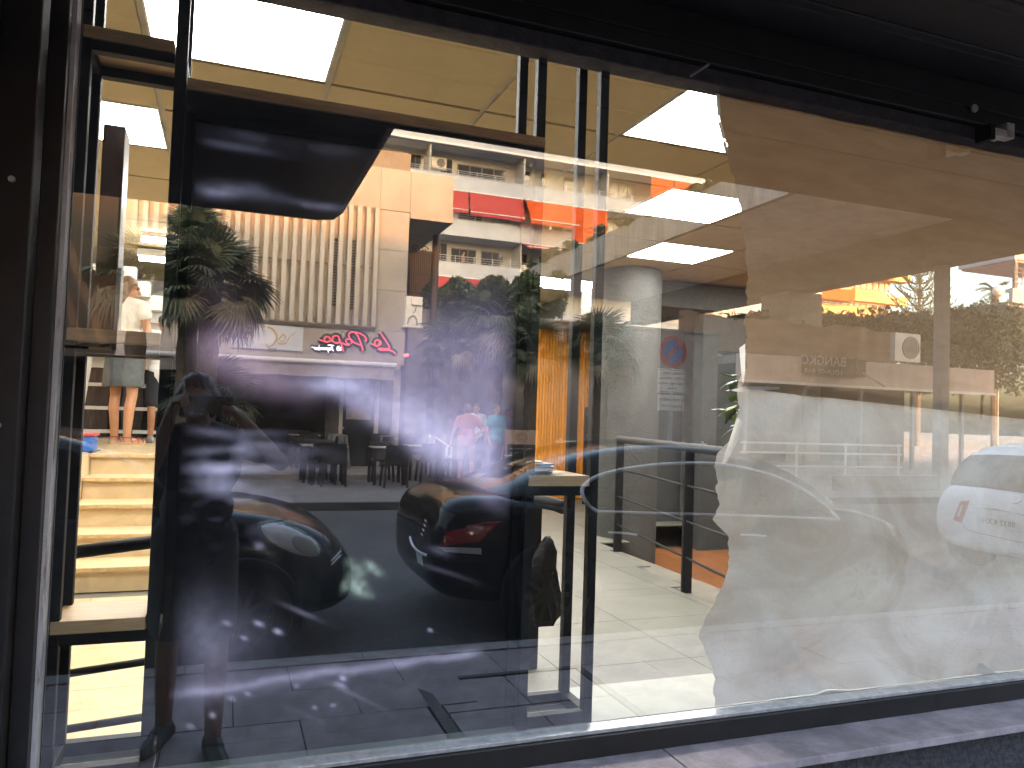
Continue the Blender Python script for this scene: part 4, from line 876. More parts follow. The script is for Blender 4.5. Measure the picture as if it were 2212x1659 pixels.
def awning(px0, px1, k, m, drop, out, label, fringe=True):
    zt = ceil_of[k]-.05; xa, xb = apx(px0), apx(px1); nx = 24; mb = MB()
    rows = [(0, 0), (.5, .5), (1, 1), (1.0, 1.13)] if fringe else [(0, 0), (.5, .5), (1, 1)]
    for (o, d) in rows:
        for i in range(nx): mb.v.append((xa+(xb-xa)*i/(nx-1), -(AB-.08-out*o), zt-drop*d-(.07*abs(math.sin(i*1.3)) if d > 1.05 else 0)))
    mb.f = [(j*nx+i, j*nx+i+1, (j+1)*nx+i+1, (j+1)*nx+i) for j in range(len(rows)-1) for i in range(nx-1)]
    t = thing('balcony_awning', label, 'awning', ((xa+xb)/2, -AB, zt), group='awnings of the apartment block'); mb.build('canvas', m, t, fix=False)
    MB().cyl((xa, -(AB-.08), zt+.03), (xb, -(AB-.08), zt+.03), .05, n=8).build('roller', m_steel_w, t)
    MB().cyl((xa, -(AB-.1-out), zt-drop), (xb, -(AB-.1-out), zt-drop), .035, n=8).build('front_bar', m_steel_w, t)
awning(976, 1010, 1, m_red, 1.25, .25, 'short faded red awning beside the overhang of the concrete building'); awning(1013, 1129, 1, m_red, 1.35, .4, 'wide faded red awning lowered halfway on the middle balcony')
awning(1135, 1238, 1, m_org, 1.55, 1.1, 'bright orange awning stretched outward over the middle balcony'); awning(1238, 1312, 1, m_org, 2.5, .1, 'bright orange awning let down to the railing of the middle balcony', False)
awning(1404, 1452, 0, m_org, 1.72, .12, 'orange blind on the top balcony beside the brown window', False); awning(1455, 1508, 0, m_org, 1.72, .12, 'orange blind on the top balcony nearest the corner', False)
awning(1131, 1240, 2, m_red, .35, .9, 'thin rolled red awning over the lower balcony'); awning(940, 1050, 3, m_red, 1.5, .2, 'red awning just above the hedge', False); awning(1052, 1110, 3, m_org, 1.5, .2, 'orange awning just above the hedge', False)
def ac_unit(name, label, x, Y, z, w=.8, h=.6, d=.3, facing=1):
    t = thing(name, label, 'air conditioner', (x, -Y, z))
    MB().box(x-w/2, x+w/2, -Y-d/2, -Y+d/2, z, z+h).build('casing', m_steel_w, t, bevel=.01)
    cx = x+w*.12
    MB().cyl((cx, -Y+d/2, z+h/2), (cx, -Y+d/2+.02, z+h/2), h*.40, n=24).build('fan_grille', mat('fan_grille_grey', (0.20, 0.19, 0.19), 0.6), t)
    mb = MB()
    for r in (.1, .2, .3, .38): mb.tube([(cx+h*r*math.cos(a*.3), -Y+d/2+.026, z+h/2+h*r*math.sin(a*.3)) for a in range(21)], .006, 5, True)
    mb.build('guard', m_steel_w, t)
    for s in (-.35, .35): MB().box(x+s*w-.02, x+s*w+.02, -Y-d/2-.1, -Y+d/2, z-.05, z-.002).build('bracket', m_steel_w, t)
q = atY(947, 365, AB+1.6); ac_unit('air_conditioner', 'air conditioner on the top balcony beside the white divider', q[0], AB+1.6, q[2], 1.0, .75)
q = atY(1298, 392, AB+1.6); ac_unit('air_conditioner', 'air conditioner on the top balcony wall over the railing', q[0], AB+1.6, q[2], 1.0, .75)
q = atY(1440, 493, AB+1.6); ac_unit('air_conditioner', 'air conditioner on the middle balcony near the planted parapet', q[0], AB+1.6, q[2], 1.0, .75)
# sunlit wing behind the corner
wg = thing('corner_wing', 'sunlit orange wing of the apartment block seen past its corner', 'building', (38, -56, 0))
YB = 56.0; xa, xb = atY(1540, 420, YB)[0], atY(1665, 405, YB)[0]
part('wall', VBx(xa, xb+8, YB+2, YB+12, 0, 26), m_balc, wg)
for (yt, yb_) in ((380, 391), (424, 441), (462, 480)):
    part('parapet', VBx(xa, xb, YB, YB+1.98, float(atY(1590, yb_, YB)[2]), float(atY(1590, yt, YB)[2])), m_balc, wg)
for (pa, pb) in ((1562, 1598), (1600, 1636)):
    part('awning', VBx(atY(pa, 405, YB)[0], atY(pb, 405, YB)[0], YB-.3, YB-.25, float(atY(1590, 414, YB)[2]), float(atY(1590, 392, YB)[2])), m_org, wg)
mb = MB()
for y in (417, 421): p = atY(1562, y, YB); q = atY(1640, y+6, YB); mb.cyl((p[0], -YB+.1, p[2]), (q[0], -YB+.1, p[2]), .03, n=6)
mb.build('railing', m_rail, wg)
# far orange block
fb = thing('far_block', 'distant sunlit orange apartment block beyond the lounge bar', 'building', (72, -75, 0))
YF = 75.0
xr = atY(1962, 600, YF)[0]; xl = atY(1585, 640, YF)[0]
m_yel = mat('ochre_plaster', (0.60, 0.38, 0.16), 0.9, col2=(0.54, 0.34, 0.14), scale=.6)
part('wall', VBx(xl, xr-2.2, YF+1.6, YF+14, 0, 40), m_yel, fb)
for (yt, yb_, x_end) in ((515, 530, xr+1), (563, 590, xr+.5), (624, 642, xr), (660, 675, xr), (700, 715, xr)):
    zt, zb2 = float(atY(1860, yt+8, YF)[2]), float(atY(1860, yb_+8, YF)[2])
    part('parapet', VBx(xl, x_end, YF, YF+1.58, zb2, zt), m_yel, fb)
    mb = MB()
    for f in (.25, .5, .75): mb.cyl((xl, -YF+.1, zt+f), (x_end, -YF+.1, zt+f), .03, n=5)
    mb.build('railing', m_rail, fb)
for k in range(24):
    x = xr-2.0-k*1.05
    for (yt, yb_) in ((640, 662), (600, 622)):
        w = part('window', VBx(x-.45, x+.45, YF+1.45, YF+1.59, float(atY(1860, yb_-4, YF)[2]), float(atY(1860, yt-4, YF)[2])), m_yel, fb)
        part('pane', VBx(x-.36, x+.36, YF+1.40, YF+1.445, float(atY(1860, yb_-5, YF)[2]), float(atY(1860, yt, YF)[2])), m_curt, w)
for (pa, pb, yt, yb_) in ((1758, 1836, 624, 648), (1836, 1842, 624, 648), (1845, 1885, 583, 605), (1888, 1922, 580, 604)):
    part('awning', VBx(atY(pa, 620, YF)[0], atY(pb, 620, YF)[0], YF-.5, YF-.4, float(atY((pa+pb)/2, yb_, YF)[2]), float(atY((pa+pb)/2, yt, YF)[2])), m_org, fb)
# balcony corner entering from the side
rb = thing('corner_balcony', 'white balcony with railing and post jutting in beside the globe lamp', 'balcony', tuple(sY(2205, 600, 24)))
YR = 24.0
a, b = atY(2188, 622, YR), atY(2188, 655, YR); t_, t2 = atY(2192, 546, YR), atY(2192, 560, YR)
part('parapet', VBx(a[0], a[0]+4, YR, YR+.2, b[2], a[2]), m_balc, rb); part('slab', VBx(a[0]-.05, a[0]+4, YR+.21, YR+3, b[2]-.1, b[2]+.1), m_balc, rb)
part('roof', VBx(t_[0], t_[0]+4, YR, YR+3, t2[2], t_[2]), m_balc, rb); part('soffit_trim', VBx(t_[0]+.1, t_[0]+4, YR+.05, YR+2.9, t2[2]-.1, t2[2]-.002), mat('pinkish_trim', (0.5, 0.36, 0.34), 0.8), rb)
part('post', VBx(a[0]+.22, a[0]+.40, YR+.05, YR+.2, a[2], t2[2]-.11), m_grayfr, rb)
for z in (.25, .5, .75, .98): part('rail', VBx(a[0], a[0]+4, YR-.05, YR-.02, a[2]+z-.02, a[2]+z+.02), m_grayfr, rb)
for k in range(5): part('baluster', VBx(a[0]+.05+k*.5, a[0]+.08+k*.5, YR-.05, YR-.02, a[2], a[2]+1.0), m_grayfr, rb)

# --- overpass: deck edge, textured soffit, beam and piers
ov = thing('overpass', 'concrete elevated walkway with planted parapet, rough soffit and round piers', 'bridge', (17.5, -18, 7))
ZS = 8.0; XO = 14.6; XB = 20.9
m_sof = mat('rough_soffit_render', (0.72, 0.66, 0.60), 0.95, col2=(0.58, 0.525, 0.47), scale=2.2, bump=1.0, bscale=14, bstretch=(1, .4, 1))
m_fas = mat('weathered_fascia', (0.34, 0.33, 0.31), 0.95, col2=(0.17, 0.165, 0.15), scale=1.6, stretch=(1, 4, .5), bump=.4, bscale=20)
part('soffit', VBx(XO+.22, XB-.002, 4.2, 36, ZS, ZS+.5), m_sof, ov); part('fascia', VBx(XO, XO+.218, 4.2, 36, ZS-.02, ZS+1.2), m_fas, ov)
part('beam', VBx(XB, XB+.9, 4.2, 36, 6.72, ZS+.5), mat('brown_beam_render', (0.20, 0.17, 0.145), 0.95, col2=(0.16, 0.135, 0.115), scale=2), ov)
part('deck', VBx(XB+.902, XB+3.5, 4.2, 36, ZS-.2, ZS+.5), m_sof, ov)
for (pa, pb) in ((2020, 2050), (1665, 1757)):
    p, q = atX(pa, 650, XB+.45), atX(pb, 650, XB+.45); d = np.linalg.norm((p-q)[:2])*.66
    c = (p+q)/2; part('pier', VBx(XB+.45-d*.5, XB+.45+d*.5, c[1]-d*.5, c[1]+d*.5, 0, 6.719), mat('pier_render', (0.36, 0.33, 0.31), 0.9), ov, bevel=.02)

# --- lounge bar terrace under the overpass
LB = 19.0
lb = thing('lounge_bar', 'low lounge bar pavilion with pale fascia under the elevated walkway', 'building', (19.5, -LB, 0))
zf0, zf1 = float(atY(1900, 840, LB)[2]), float(atY(1900, 783, LB)[2])
m_pink = mat('pinkish_fascia', (0.58, 0.47, 0.42), 0.85, col2=(0.50, 0.40, 0.355), scale=1.2, stretch=(3, 1, .6))
part('fascia', VBx(15.6, 27, LB, LB+.3, zf0, zf1), m_pink, lb); part('edge_strip', VBx(15.6, 27, LB-.06, LB-.002, zf0-.02, zf0+.07), m_steel_w, lb)
part('roof', VBx(15.6, 27, LB+.31, LB+6, zf1-.3, zf1-.02), m_greywall, lb)
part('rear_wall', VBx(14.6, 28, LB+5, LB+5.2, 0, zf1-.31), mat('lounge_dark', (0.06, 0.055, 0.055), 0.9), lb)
for x in (15.8, 18.2, 20.6, 23, 25.4): part('post', VBx(x, x+.12, LB+.05, LB+.17, 0, zf0-.021), m_grayfr, lb)
for (px, py0, py1, c) in ((1420, 851, 866, 'c'), (1476, 870, 884, 'c'), (1518, 862, 894, 'c')):
    p, q = sY(px, py0, 23), sY(px-1, py1, 23); t = tag(MB().cyl(p, q, .035, n=8).build('neon_lamp', emission('cyan_neon', (0.02, 0.62, 0.66), 0.8)), {1420: 'cyan neon strip beside the taxi plate, nearest the grey column', 1476: 'short cyan neon strip under the taxi plate', 1518: 'long cyan neon strip between taxi plate and torn paper'}[px], 'neon lamp', 'neon strips of the lounge bar')
p, q = sY(1499, 823, 23), sY(1536, 825, 23); tag(MB().cyl(p, q, .035, n=8).build('neon_lamp', emission('violet_neon', (0.16, 0.08, 0.75), 0.6)), 'violet horizontal neon strip above the cyan ones', 'neon lamp', 'neon strips of the lounge bar')
rfz0, rfz1 = float(atY(1770, 757, LB+.6)[2]), float(atY(1770, 702, LB+.6)[2])
m_reed = mat('reed_matting', (0.30, 0.22, 0.17), 0.9, col2=(0.20, 0.14, 0.11), scale=8, stretch=(10, 1, .3), bump=.5, bscale=30, bstretch=(4, 1, .2))
rf = thing('reed_fence', 'reed matting fence with wavy top above the lounge bar sign', 'fence', (18.5, -LB-.6, 4)); mb = MB(); n = 90
for i in range(n):
    x = 13.6+(atY(1922, 730, LB+.6)[0]-13.6)*i/(n-1); zt = rfz1+.06*math.sin(x*1.9)+.04*math.sin(x*5.1)+.02*rnd.random()
    mb.v += [(x, -LB-.6+.02*math.sin(x*9), rfz0-.25), (x, -LB-.6+.02*math.sin(x*9), zt), (x, -LB-.64, zt), (x, -LB-.64, rfz0-.25)]
for i in range(n-1):
    b = 4*i; mb.f += [(b+k, b+(k+1) % 4, b+4+(k+1) % 4, b+4+k) for k in range(4)]
mb.build('matting', m_reed, rf)
for k in range(6): MB().cyl((14+k*1.55, -LB-.7, rfz0-.3), (14+k*1.55, -LB-.7, rfz1+.15), .03, n=6).build('post', m_brownpipe, rf)
sgn = thing('lounge_sign', 'dark sign with pale capital letters on the lounge fascia', 'sign', tuple(sY(1800, 795, LB-.1)))
a, b = atY(1733, 762, LB-.08), atY(1866, 822, LB-.08)
part('panel', VBx(a[0], b[0]+.05, LB-.12, LB-.061, b[2]+.12, a[2]-.1), mat('sign_panel_dark', (0.035, 0.03, 0.03), 0.5, col2=(0.07, 0.055, 0.05), scale=2), sgn)
m_let = mat('pale_lettering', (0.55, 0.52, 0.50), 0.6)
c = atY(1784, 783, LB-.13); lettering('lettering', 'BANGKO', 0.46, m_let, sgn, (c[0]-.10, -LB+.124, c[2]+.04), 'shop', spacing=1.02)
c = atY(1784, 806, LB-.13); lettering('lettering', 'LOUNGE BAR', 0.25, m_let, sgn, (c[0]-.1, -LB+.124, c[2]+.03), 'shop', spacing=1.08)
fg = stroke(smooth_pts([(1851, 775), (1847, 786), (1852, 798), (1846, 812)]), LB-.125, .07, .03, 8).build('figure_print', mat('grey_figure_print', (0.20, 0.17, 0.16), 0.6), sgn)
q = atY(1951, 782, LB+1.0); ac_unit('air_conditioner', 'large white air conditioner standing over the lounge bar fascia', q[0], LB+1.0, q[2], 1.25, 1.05, .4)
pl = thing('lounge_parasol_arm', 'slanted pale blue folded awning arm on the lounge fascia', 'awning', tuple(sY(1880, 820, LB-.4)))
MB().bar(sY(1864, 806, LB-.4), sY(1912, 836, LB-.9), .35, .06).build('arm', mat('pale_blue_metal', (0.42, 0.46, 0.48), 0.5), pl)
# street railing on a low wall
rw = thing('street_railing', 'white tube railing on a low concrete wall at the far pavement', 'railing', (14, -12, 0))
yR = 12.2
part('wall', VBx(12.9, 16.2, yR-.12, yR+.12, 0.0, 0.36), mat('low_wall', (0.42, 0.40, 0.38), 0.9), rw)
for z in (.55, .85, 1.06): MB().cyl((10.5, -yR, z), (15.1, -yR, z), .022, n=8).build('rail', m_steel_w, rw)
for x in (10.6, 12.0, 13.4, 15.0): MB().cyl((x, -yR, .0), (x, -yR, 1.10), .03, n=8).build('post', m_steel_w, rw)
r2 = thing('street_railing', 'short white railing before the grey column and the no parking post', 'railing', (7, -12.5, 0))
for z in (.5, .98): MB().cyl((6.3, -12.6, z), (9.9, -12.6, z), .022, n=8).build('rail', m_steel_w, r2)
for x in (6.4, 7.6, 8.8, 9.8): MB().cyl((x, -12.6, 0), (x, -12.6, 1.05), .03, n=8).build('post', m_steel_w, r2)
# no-parking post
npz = 12.1
np_ = thing('no_parking_sign', 'round blue and red no parking sign with two white plates on a pole', 'road sign', (8.7, -npz, 0))
cc = atY(1453, 760, npz)
MB().bar((cc[0], -npz-.03, 0), (cc[0], -npz-.03, cc[2]+.3), .09, .05).build('pole', mat('galvanised_pole', (0.50, 0.49, 0.50), 0.45, .3), np_)
def disc(r, y, m, nm, z0=0, th=.008): MB().cyl((cc[0], -npz+y, cc[2]), (cc[0], -npz+y+th, cc[2]), r, n=40).build(nm, m, np_)
disc(.335, 0, mat('sign_red', (0.32, 0.05, 0.045), 0.5), 'rim'); disc(.245, .009, mat('sign_blue', (0.06, 0.11, 0.34), 0.5), 'blue_face', th=.004)
MB().obox((cc[0], -npz+.016, cc[2]), (.18, 0, .18), (0, .002, 0), (.028, 0, -.028)).build('slash', mat('sign_red', (0.32, 0.05, 0.045), 0.5), np_)
m_plate = mat('sign_plate_white', (0.66, 0.65, 0.66), 0.5); m_ink = mat('sign_ink', (0.03, 0.03, 0.035), 0.6)
p1, p2 = atY(1420, 797, npz), atY(1484, 842, npz); zt = cc[2]-.36
MB().box(cc[0]-.34, cc[0]+.34, -npz, -npz+.012, zt-.50, zt).build('plate', m_plate, np_, bevel=.004)
for (a, b, c, d) in ((-.325, .325, -.018, -.026), (-.325, .325, -.482, -.474), (-.325, -.317, -.475, -.025), (.317, .325, -.475, -.025)): MB().box(cc[0]+a, cc[0]+b, -npz+.0125, -npz+.014, zt+min(c, d), zt+max(c, d)).build('border', m_ink, np_)
for k, s in enumerate(('De 8:00 a 14:00 y', 'de 16:00 a 20:00 horas', 'excepto carga y descarga', 'en línea')): lettering('lettering', s, .068, m_ink, np_, (cc[0], -npz+.014, zt-.09-.105*k), 'shop', .001)
zt2 = zt-.54
MB().box(cc[0]-.33, cc[0]+.31, -npz, -npz+.012, zt2-.33, zt2).build('plate', m_plate, np_, bevel=.012)
for k, s in enumerate(('De 00:00 a 08:00 h.', 'excepto TAXIS')): lettering('lettering', s, .082, m_ink, np_, (cc[0], -npz+.014, zt2-.10-.13*k), 'shop', .001)
# globe lamp
gl = thing('globe_lamp', 'white globe street lamp in front of the far palm', 'street lamp', tuple(sY(2157, 640, 30)))
g_ = atY(2157, 628, 30.0); rg = 17*30.0/FPX*1.1
mbg = MB(); mbg.add(*_sphere((g_[0], -30.0, g_[2]), (rg*.95,)*3, 24, 14)); mbg.build('globe', mat('opal_globe', (0.72, 0.70, 0.68), 0.3), gl, smooth=True)
MB().cyl((g_[0], -30.0, 0), (g_[0], -30.0, g_[2]-rg*.9), .06, n=8).build('pole', m_grayfr, gl)
# ================================================================== PLANTS
m_frond = mat('palm_frond', (0.125, 0.16, 0.10), 0.55, col2=(0.085, 0.11, 0.068), scale=4, rand=0.30, trans=0.15)
m_frond_dry = mat('dry_palm_frond', (0.28, 0.24, 0.17), 0.8, rand=0.2, trans=0.15)
m_trunk = mat('palm_trunk', (0.13, 0.10, 0.075), 0.95, col2=(0.07, 0.055, 0.04), scale=22, bump=1.0, bscale=25)
m_hedge = mat('hedge_leaf', (0.055, 0.085, 0.035), 0.5, col2=(0.028, 0.045, 0.02), scale=2.5, rand=0.1)
m_bark = mat('bark', (0.10, 0.08, 0.06), 0.95)
def fan_mesh(seed, L=0.62, n=26, droop=0.25):
    g = random.Random(seed); mb = MB()
    mb.tube([(0, 0, 0), (0, L*.45, .05), (0, L*.9, .02)], 0.012, 5, r_end=.008)
    hub = np.array([0, L*.9, .02])
    for k in range(n):
        a = math.radians(-125+250*k/(n-1))+g.uniform(-.03, .03); l = L*(1.0-.22*abs(k/(n-1)-.5)*2)*g.uniform(.92, 1.06)
        d = np.array([math.sin(a), math.cos(a), 0]); s = np.array([math.cos(a), -math.sin(a), 0])
        w = .021*L/.62*1.3
        dz = -droop*g.uniform(.6, 1.3)
        p1 = hub+d*l*.45+np.array([0, 0, .03+.05*math.cos(a)]); p2 = hub+d*l*.78+np.array([0, 0, dz*l*.35]); p3 = hub+d*l+np.array([0, 0, dz*l])
        up = np.array([0, 0, .012])
        mb.add([hub-s*w*.35, hub+s*w*.35, p1+s*w+up, p1, p1-s*w+up, p2+s*w*.6, p2-s*w*.6, p3], [(0, 3, 4), (0, 1, 3), (1, 2, 3), (3, 2, 5), (3, 5, 6), (3, 6, 4), (5, 7, 6)])
    return mb.mesh('frond', fix=False)
FANS = {}
def palm(name, label, x, Y, z_crown, R, n, seed, trunk=True, dry=.12, z0=0.0, zmin=-0.75):
    g = random.Random(seed); t = thing(name, label, 'palm', (x, -Y, z0), group='fan palms along the far pavement')
    for q in range(3):
        if (q, 0) not in FANS:
            for dr in (0, 1):
                me = fan_mesh(q*7+dr, droop=.22+.1*q+.35*dr); me.materials.append(m_frond_dry if dr else m_frond); FANS[(q, dr)] = me
    if trunk:
        mb = MB(); pr_ = []
        for i in range(14): pr_.append((.15+.03*(i % 2)+(.05 if i == 0 else 0), (z_crown-z0)*i/13))
        mb.lathe(pr_, (x, -Y, z0), 14); mb.build('trunk', m_trunk, t, smooth=False)
    for k in range(n):
        az = g.uniform(0, 6.283); u = k/(n-1); el = math.radians(80)*(1-u)+math.radians(math.degrees(math.asin(zmin)))*u+g.uniform(-.15, .15)
        isdry = 1 if (u > .8 and g.random() < dry*4) else 0
        o = bpy.data.objects.new('frond', FANS[(g.randrange(3), isdry)]); COL.objects.link(o); o.parent = t
        d = Vector((math.cos(az)*math.cos(el), math.sin(az)*math.cos(el), math.sin(el)))
        q = d.to_track_quat('Y', 'Z'); o.rotation_mode = 'QUATERNION'; o.rotation_quaternion = q @ Matrix.Rotation(g.uniform(-.6, .6), 3, 'Y').to_quaternion()
        s = R/1.2*g.uniform(.85, 1.1); o.scale = (s, s, s); o.location = Vector((0, 0, z_crown-z0))+d*.05
    return t
q = atY(455, 625, 12.2); palm('fan_palm', 'tall shaggy fan palm in front of the white slatted facade', q[0], 12.2, q[2], 1.12, 66, 3)
q = atY(300, 610, 13.0); palm('fan_palm', 'fan palm mirrored beside the woman through the narrow shelf tower', q[0], 13.0, q[2], 1.0, 50, 14)
q = atY(415, 520, 12.8); palm('fan_palm', 'upper young crown rising behind the shaggy palm before the orange slats', q[0], 12.8, q[2], .75, 36, 11)
q = atY(470, 860, 13.5); palm('fan_palm', 'low bushy fan palm behind the head of the person with the phone', q[0]-.05, 13.5, q[2]-.1, .95, 34, 5, trunk=False, z0=.5, zmin=-.3)
q = atY(1075, 700, 15.4); palm('fan_palm', 'broad fan palm under the dark hedge, nearest the orange slats', q[0], 15.4, q[2], 1.15, 60, 8)
q = atY(985, 748, 16.2); palm('fan_palm', 'drooping grey fan palm beside the white meter box', q[0], 16.2, q[2], 1.05, 52, 9)
q = atY(1150, 765, 14.6); palm('fan_palm', 'low fan palm crown above the chalkboard stand', q[0], 14.6, q[2], 1.0, 46, 10)
q = atY(1300, 760, 14.4); palm('fan_palm', 'fan palm mirrored over the round grey column', q[0], 14.4, q[2], 1.1, 46, 12)
def leaf_cloud(name, boxes, n, size, m, parent, seed, shape=None, kind='stuff'):
    g = np.random.default_rng(seed); vs = []; per = [max(20, int(n*b[6])) for b in boxes]
    P = []
    for b, k in zip(boxes, per):
        u = g.random((k, 3)); c = np.array([(b[0]+b[1])/2, (b[2]+b[3])/2, (b[4]+b[5])/2]); h = np.array([b[1]-b[0], b[3]-b[2], b[5]-b[4]])/2
        d = g.normal(size=(k, 3)); d /= np.linalg.norm(d, axis=1)[:, None]; r = g.random(k)**.35
        sq = np.sign(d)*np.abs(d)**.7; P.append(c+sq*h*r[:, None])
    P = np.concatenate(P); k = len(P)
    a = g.normal(size=(k, 3)); a /= np.linalg.norm(a, axis=1)[:, None]; b2 = np.cross(a, g.normal(size=(k, 3))); b2 /= np.linalg.norm(b2, axis=1)[:, None]
    s = size*(.6+.8*g.random(k))[:, None]
    V_ = np.stack([P-a*s, P+b2*s*.5, P+a*s, P-b2*s*.5], 1).reshape(-1, 3)
    F = np.arange(4*k).reshape(-1, 4)
    me = bpy.data.meshes.new(name); me.from_pydata(V_.tolist(), [], F.tolist()); o = link(name, me, m, parent)
    if kind: o['kind'] = kind
    return o
hg = thing('hedge', 'dark clipped hedge on the grey garden wall under the balconies', 'hedge', (8, -19, 4.2))
bx_ = []
for k in range(26):
    px = 930+k*11; yb = 668; yt = 612+14*math.sin(k*.9)-(0 if px < 1030 else (px-1030)*.12)
    a, b = atY(px-14, yb, 19.0), atY(px+14, yt, 19.0); bx_.append((a[0], b[0], -19.7, -18.5, a[2]-.25, b[2], 1/26))
leaf_cloud('foliage', bx_, 17000, .085, m_hedge, hg, 4)
for k in range(6): MB().cyl((5.6+k*.9, -19.05, 4.27), (5.65+k*.9, -19.05, 4.8), .03, n=6).build('stem', m_bark, hg)
h2_ = thing('hedge', 'long overgrown hedge behind the reed fence and air conditioner', 'hedge', (20, -24, 4.2)); bx_ = []
for k in range(34):
    px = 1585+k*19; a, b = atY(px-24, 770, 24), atY(px+24, 672+8*math.sin(k*1.7)+5*math.sin(k*.6), 24); bx_.append((a[0], b[0], -25.3, -23.3, a[2]-.4, b[2], 1/34))
leaf_cloud('foliage', bx_, 26000, .11, m_hedge, h2_, 6)
sp_ = MB(); g_r = random.Random(4)
for k in range(70):
    q = atY(g_r.uniform(2060, 2212), g_r.uniform(655, 690), 24.5); sp_.add(*leaf(q, (g_r.uniform(-.5, .5), 0, 1), g_r.uniform(.5, 1.1), .03))
sp_.build('shoot', m_hedge, h2_, fix=False)
tr_ = thing('shrub', 'grey green bush with thin twigs beside the pier of the walkway', 'shrub', (26, -20.5, 1)); bx_ = []
for (px, py, w, h) in ((2110, 760, 60, 60), (2160, 720, 55, 70), (2060, 800, 60, 50), (2190, 790, 50, 60), (2100, 700, 40, 40), (1990, 820, 40, 30)):
    a, b = atY(px-w, py+h, 20.6), atY(px+w, py-h, 20.6); bx_.append((a[0], b[0], -21.3, -19.9, a[2], b[2], 1/6))
leaf_cloud('foliage', bx_, 9000, .09, mat('grey_green_leaf', (0.15, 0.17, 0.12), 0.7, col2=(0.09, 0.105, 0.07), scale=3), tr_, 7)
MB().tube([sY(2120, 905, 20.6), sY(2125, 800, 20.6), sY(2110, 720, 20.6)], .06, 6).build('trunk', m_bark, tr_)
pn_ = thing('norfolk_pine', 'norfolk pine with tiered upswept branches before the sky', 'tree', (55, -55, 0)); YP = 46.0
tb1, tb0 = atY(1989, 572, YP), atY(1985, 700, YP)
MB().tube([(tb0[0], -YP, 0), (tb0[0], -YP, tb0[2]), (tb1[0], -YP, tb1[2]+2.5)], .22, 8, r_end=.06).build('trunk', m_bark, pn_)
m_needle = mat('pine_needles', (0.07, 0.085, 0.06), 0.8)
for k in range(11):
    z = tb0[2]-1.0+k*.62; L = 2.9*(1-k*.055)
    for j in range(6):
        a = j*1.047+k*.5; d = np.array([math.cos(a), math.sin(a), 0]); p = np.array([tb0[0], -YP, z]); pts_ = [p+d*L*t+np.array([0, 0, .55*L*t*t]) for t in np.linspace(0, 1, 6)]
        mb = MB(); mb.tube(pts_, .05, 5, r_end=.02)
        for t in np.linspace(.35, 1, 7):
            c = p+d*L*t+np.array([0, 0, .55*L*t*t]); s = np.cross(d, (0, 0, 1))
            for sg_ in (-1, 1): mb.tube([c, c+s*sg_*.35*(1.3-t)+np.array([0, 0, .28])+d*.12], .05, 4, r_end=.02)
        mb.build('branch', m_needle, pn_, fix=False)
def feather_palm(label, px, py, Y, L, n, seed, z0=0):
    g = random.Random(seed); c = atY(px, py, Y); t = thing('date_palm', label, 'palm', (c[0], -Y, z0))
    MB().tube([(c[0], -Y, z0), (c[0], -Y, c[2])], .22, 8).build('trunk', m_bark, t)
    for k in range(n):
        az = k*2.4+g.uniform(-.2, .2); el = g.uniform(-.25, 1.1); d = np.array([math.cos(az)*math.cos(el), math.sin(az)*math.cos(el), math.sin(el)])
        p = np.array([c[0], -Y, c[2]]); pts_ = [p+d*L*t+np.array([0, 0, -L*.55*t*t]) for t in np.linspace(0, 1, 8)]
        mb = MB(); mb.tube(pts_, .025, 4, r_end=.008); s = np.cross(d, (0, 0, 1)); s = s/(np.linalg.norm(s)+1e-6)
        for i in range(1, 8):
            for h in (0, .5):
                c0 = pts_[i-1]*(1-h)+pts_[i]*h
                for sg_ in (-1, 1): mb.add([c0, c0+s*sg_*.30+d*.22+np.array([0, 0, -.06]), c0+d*.05], [(0, 1, 2)])
        mb.build('frond', m_needle, t, fix=False)
feather_palm('small date palm behind the white globe lamp', 2150, 632, 34, 1.7, 26, 2)
op_ = thing('planter_greenery', 'dark trailing plants along the top of the overpass parapet', 'plant', (14.7, -24, 9.2)); bx_ = []
for k in range(40):
    Yk = 14+k*.55
    if math.sin(k*1.3) > -.2: bx_.append((14.5, 14.95, -Yk-.4, -Yk+.4, 9.15, 9.55+.25*math.sin(k*2.1), 1/30))
leaf_cloud('foliage', bx_, 4500, .10, m_hedge, op_, 9)

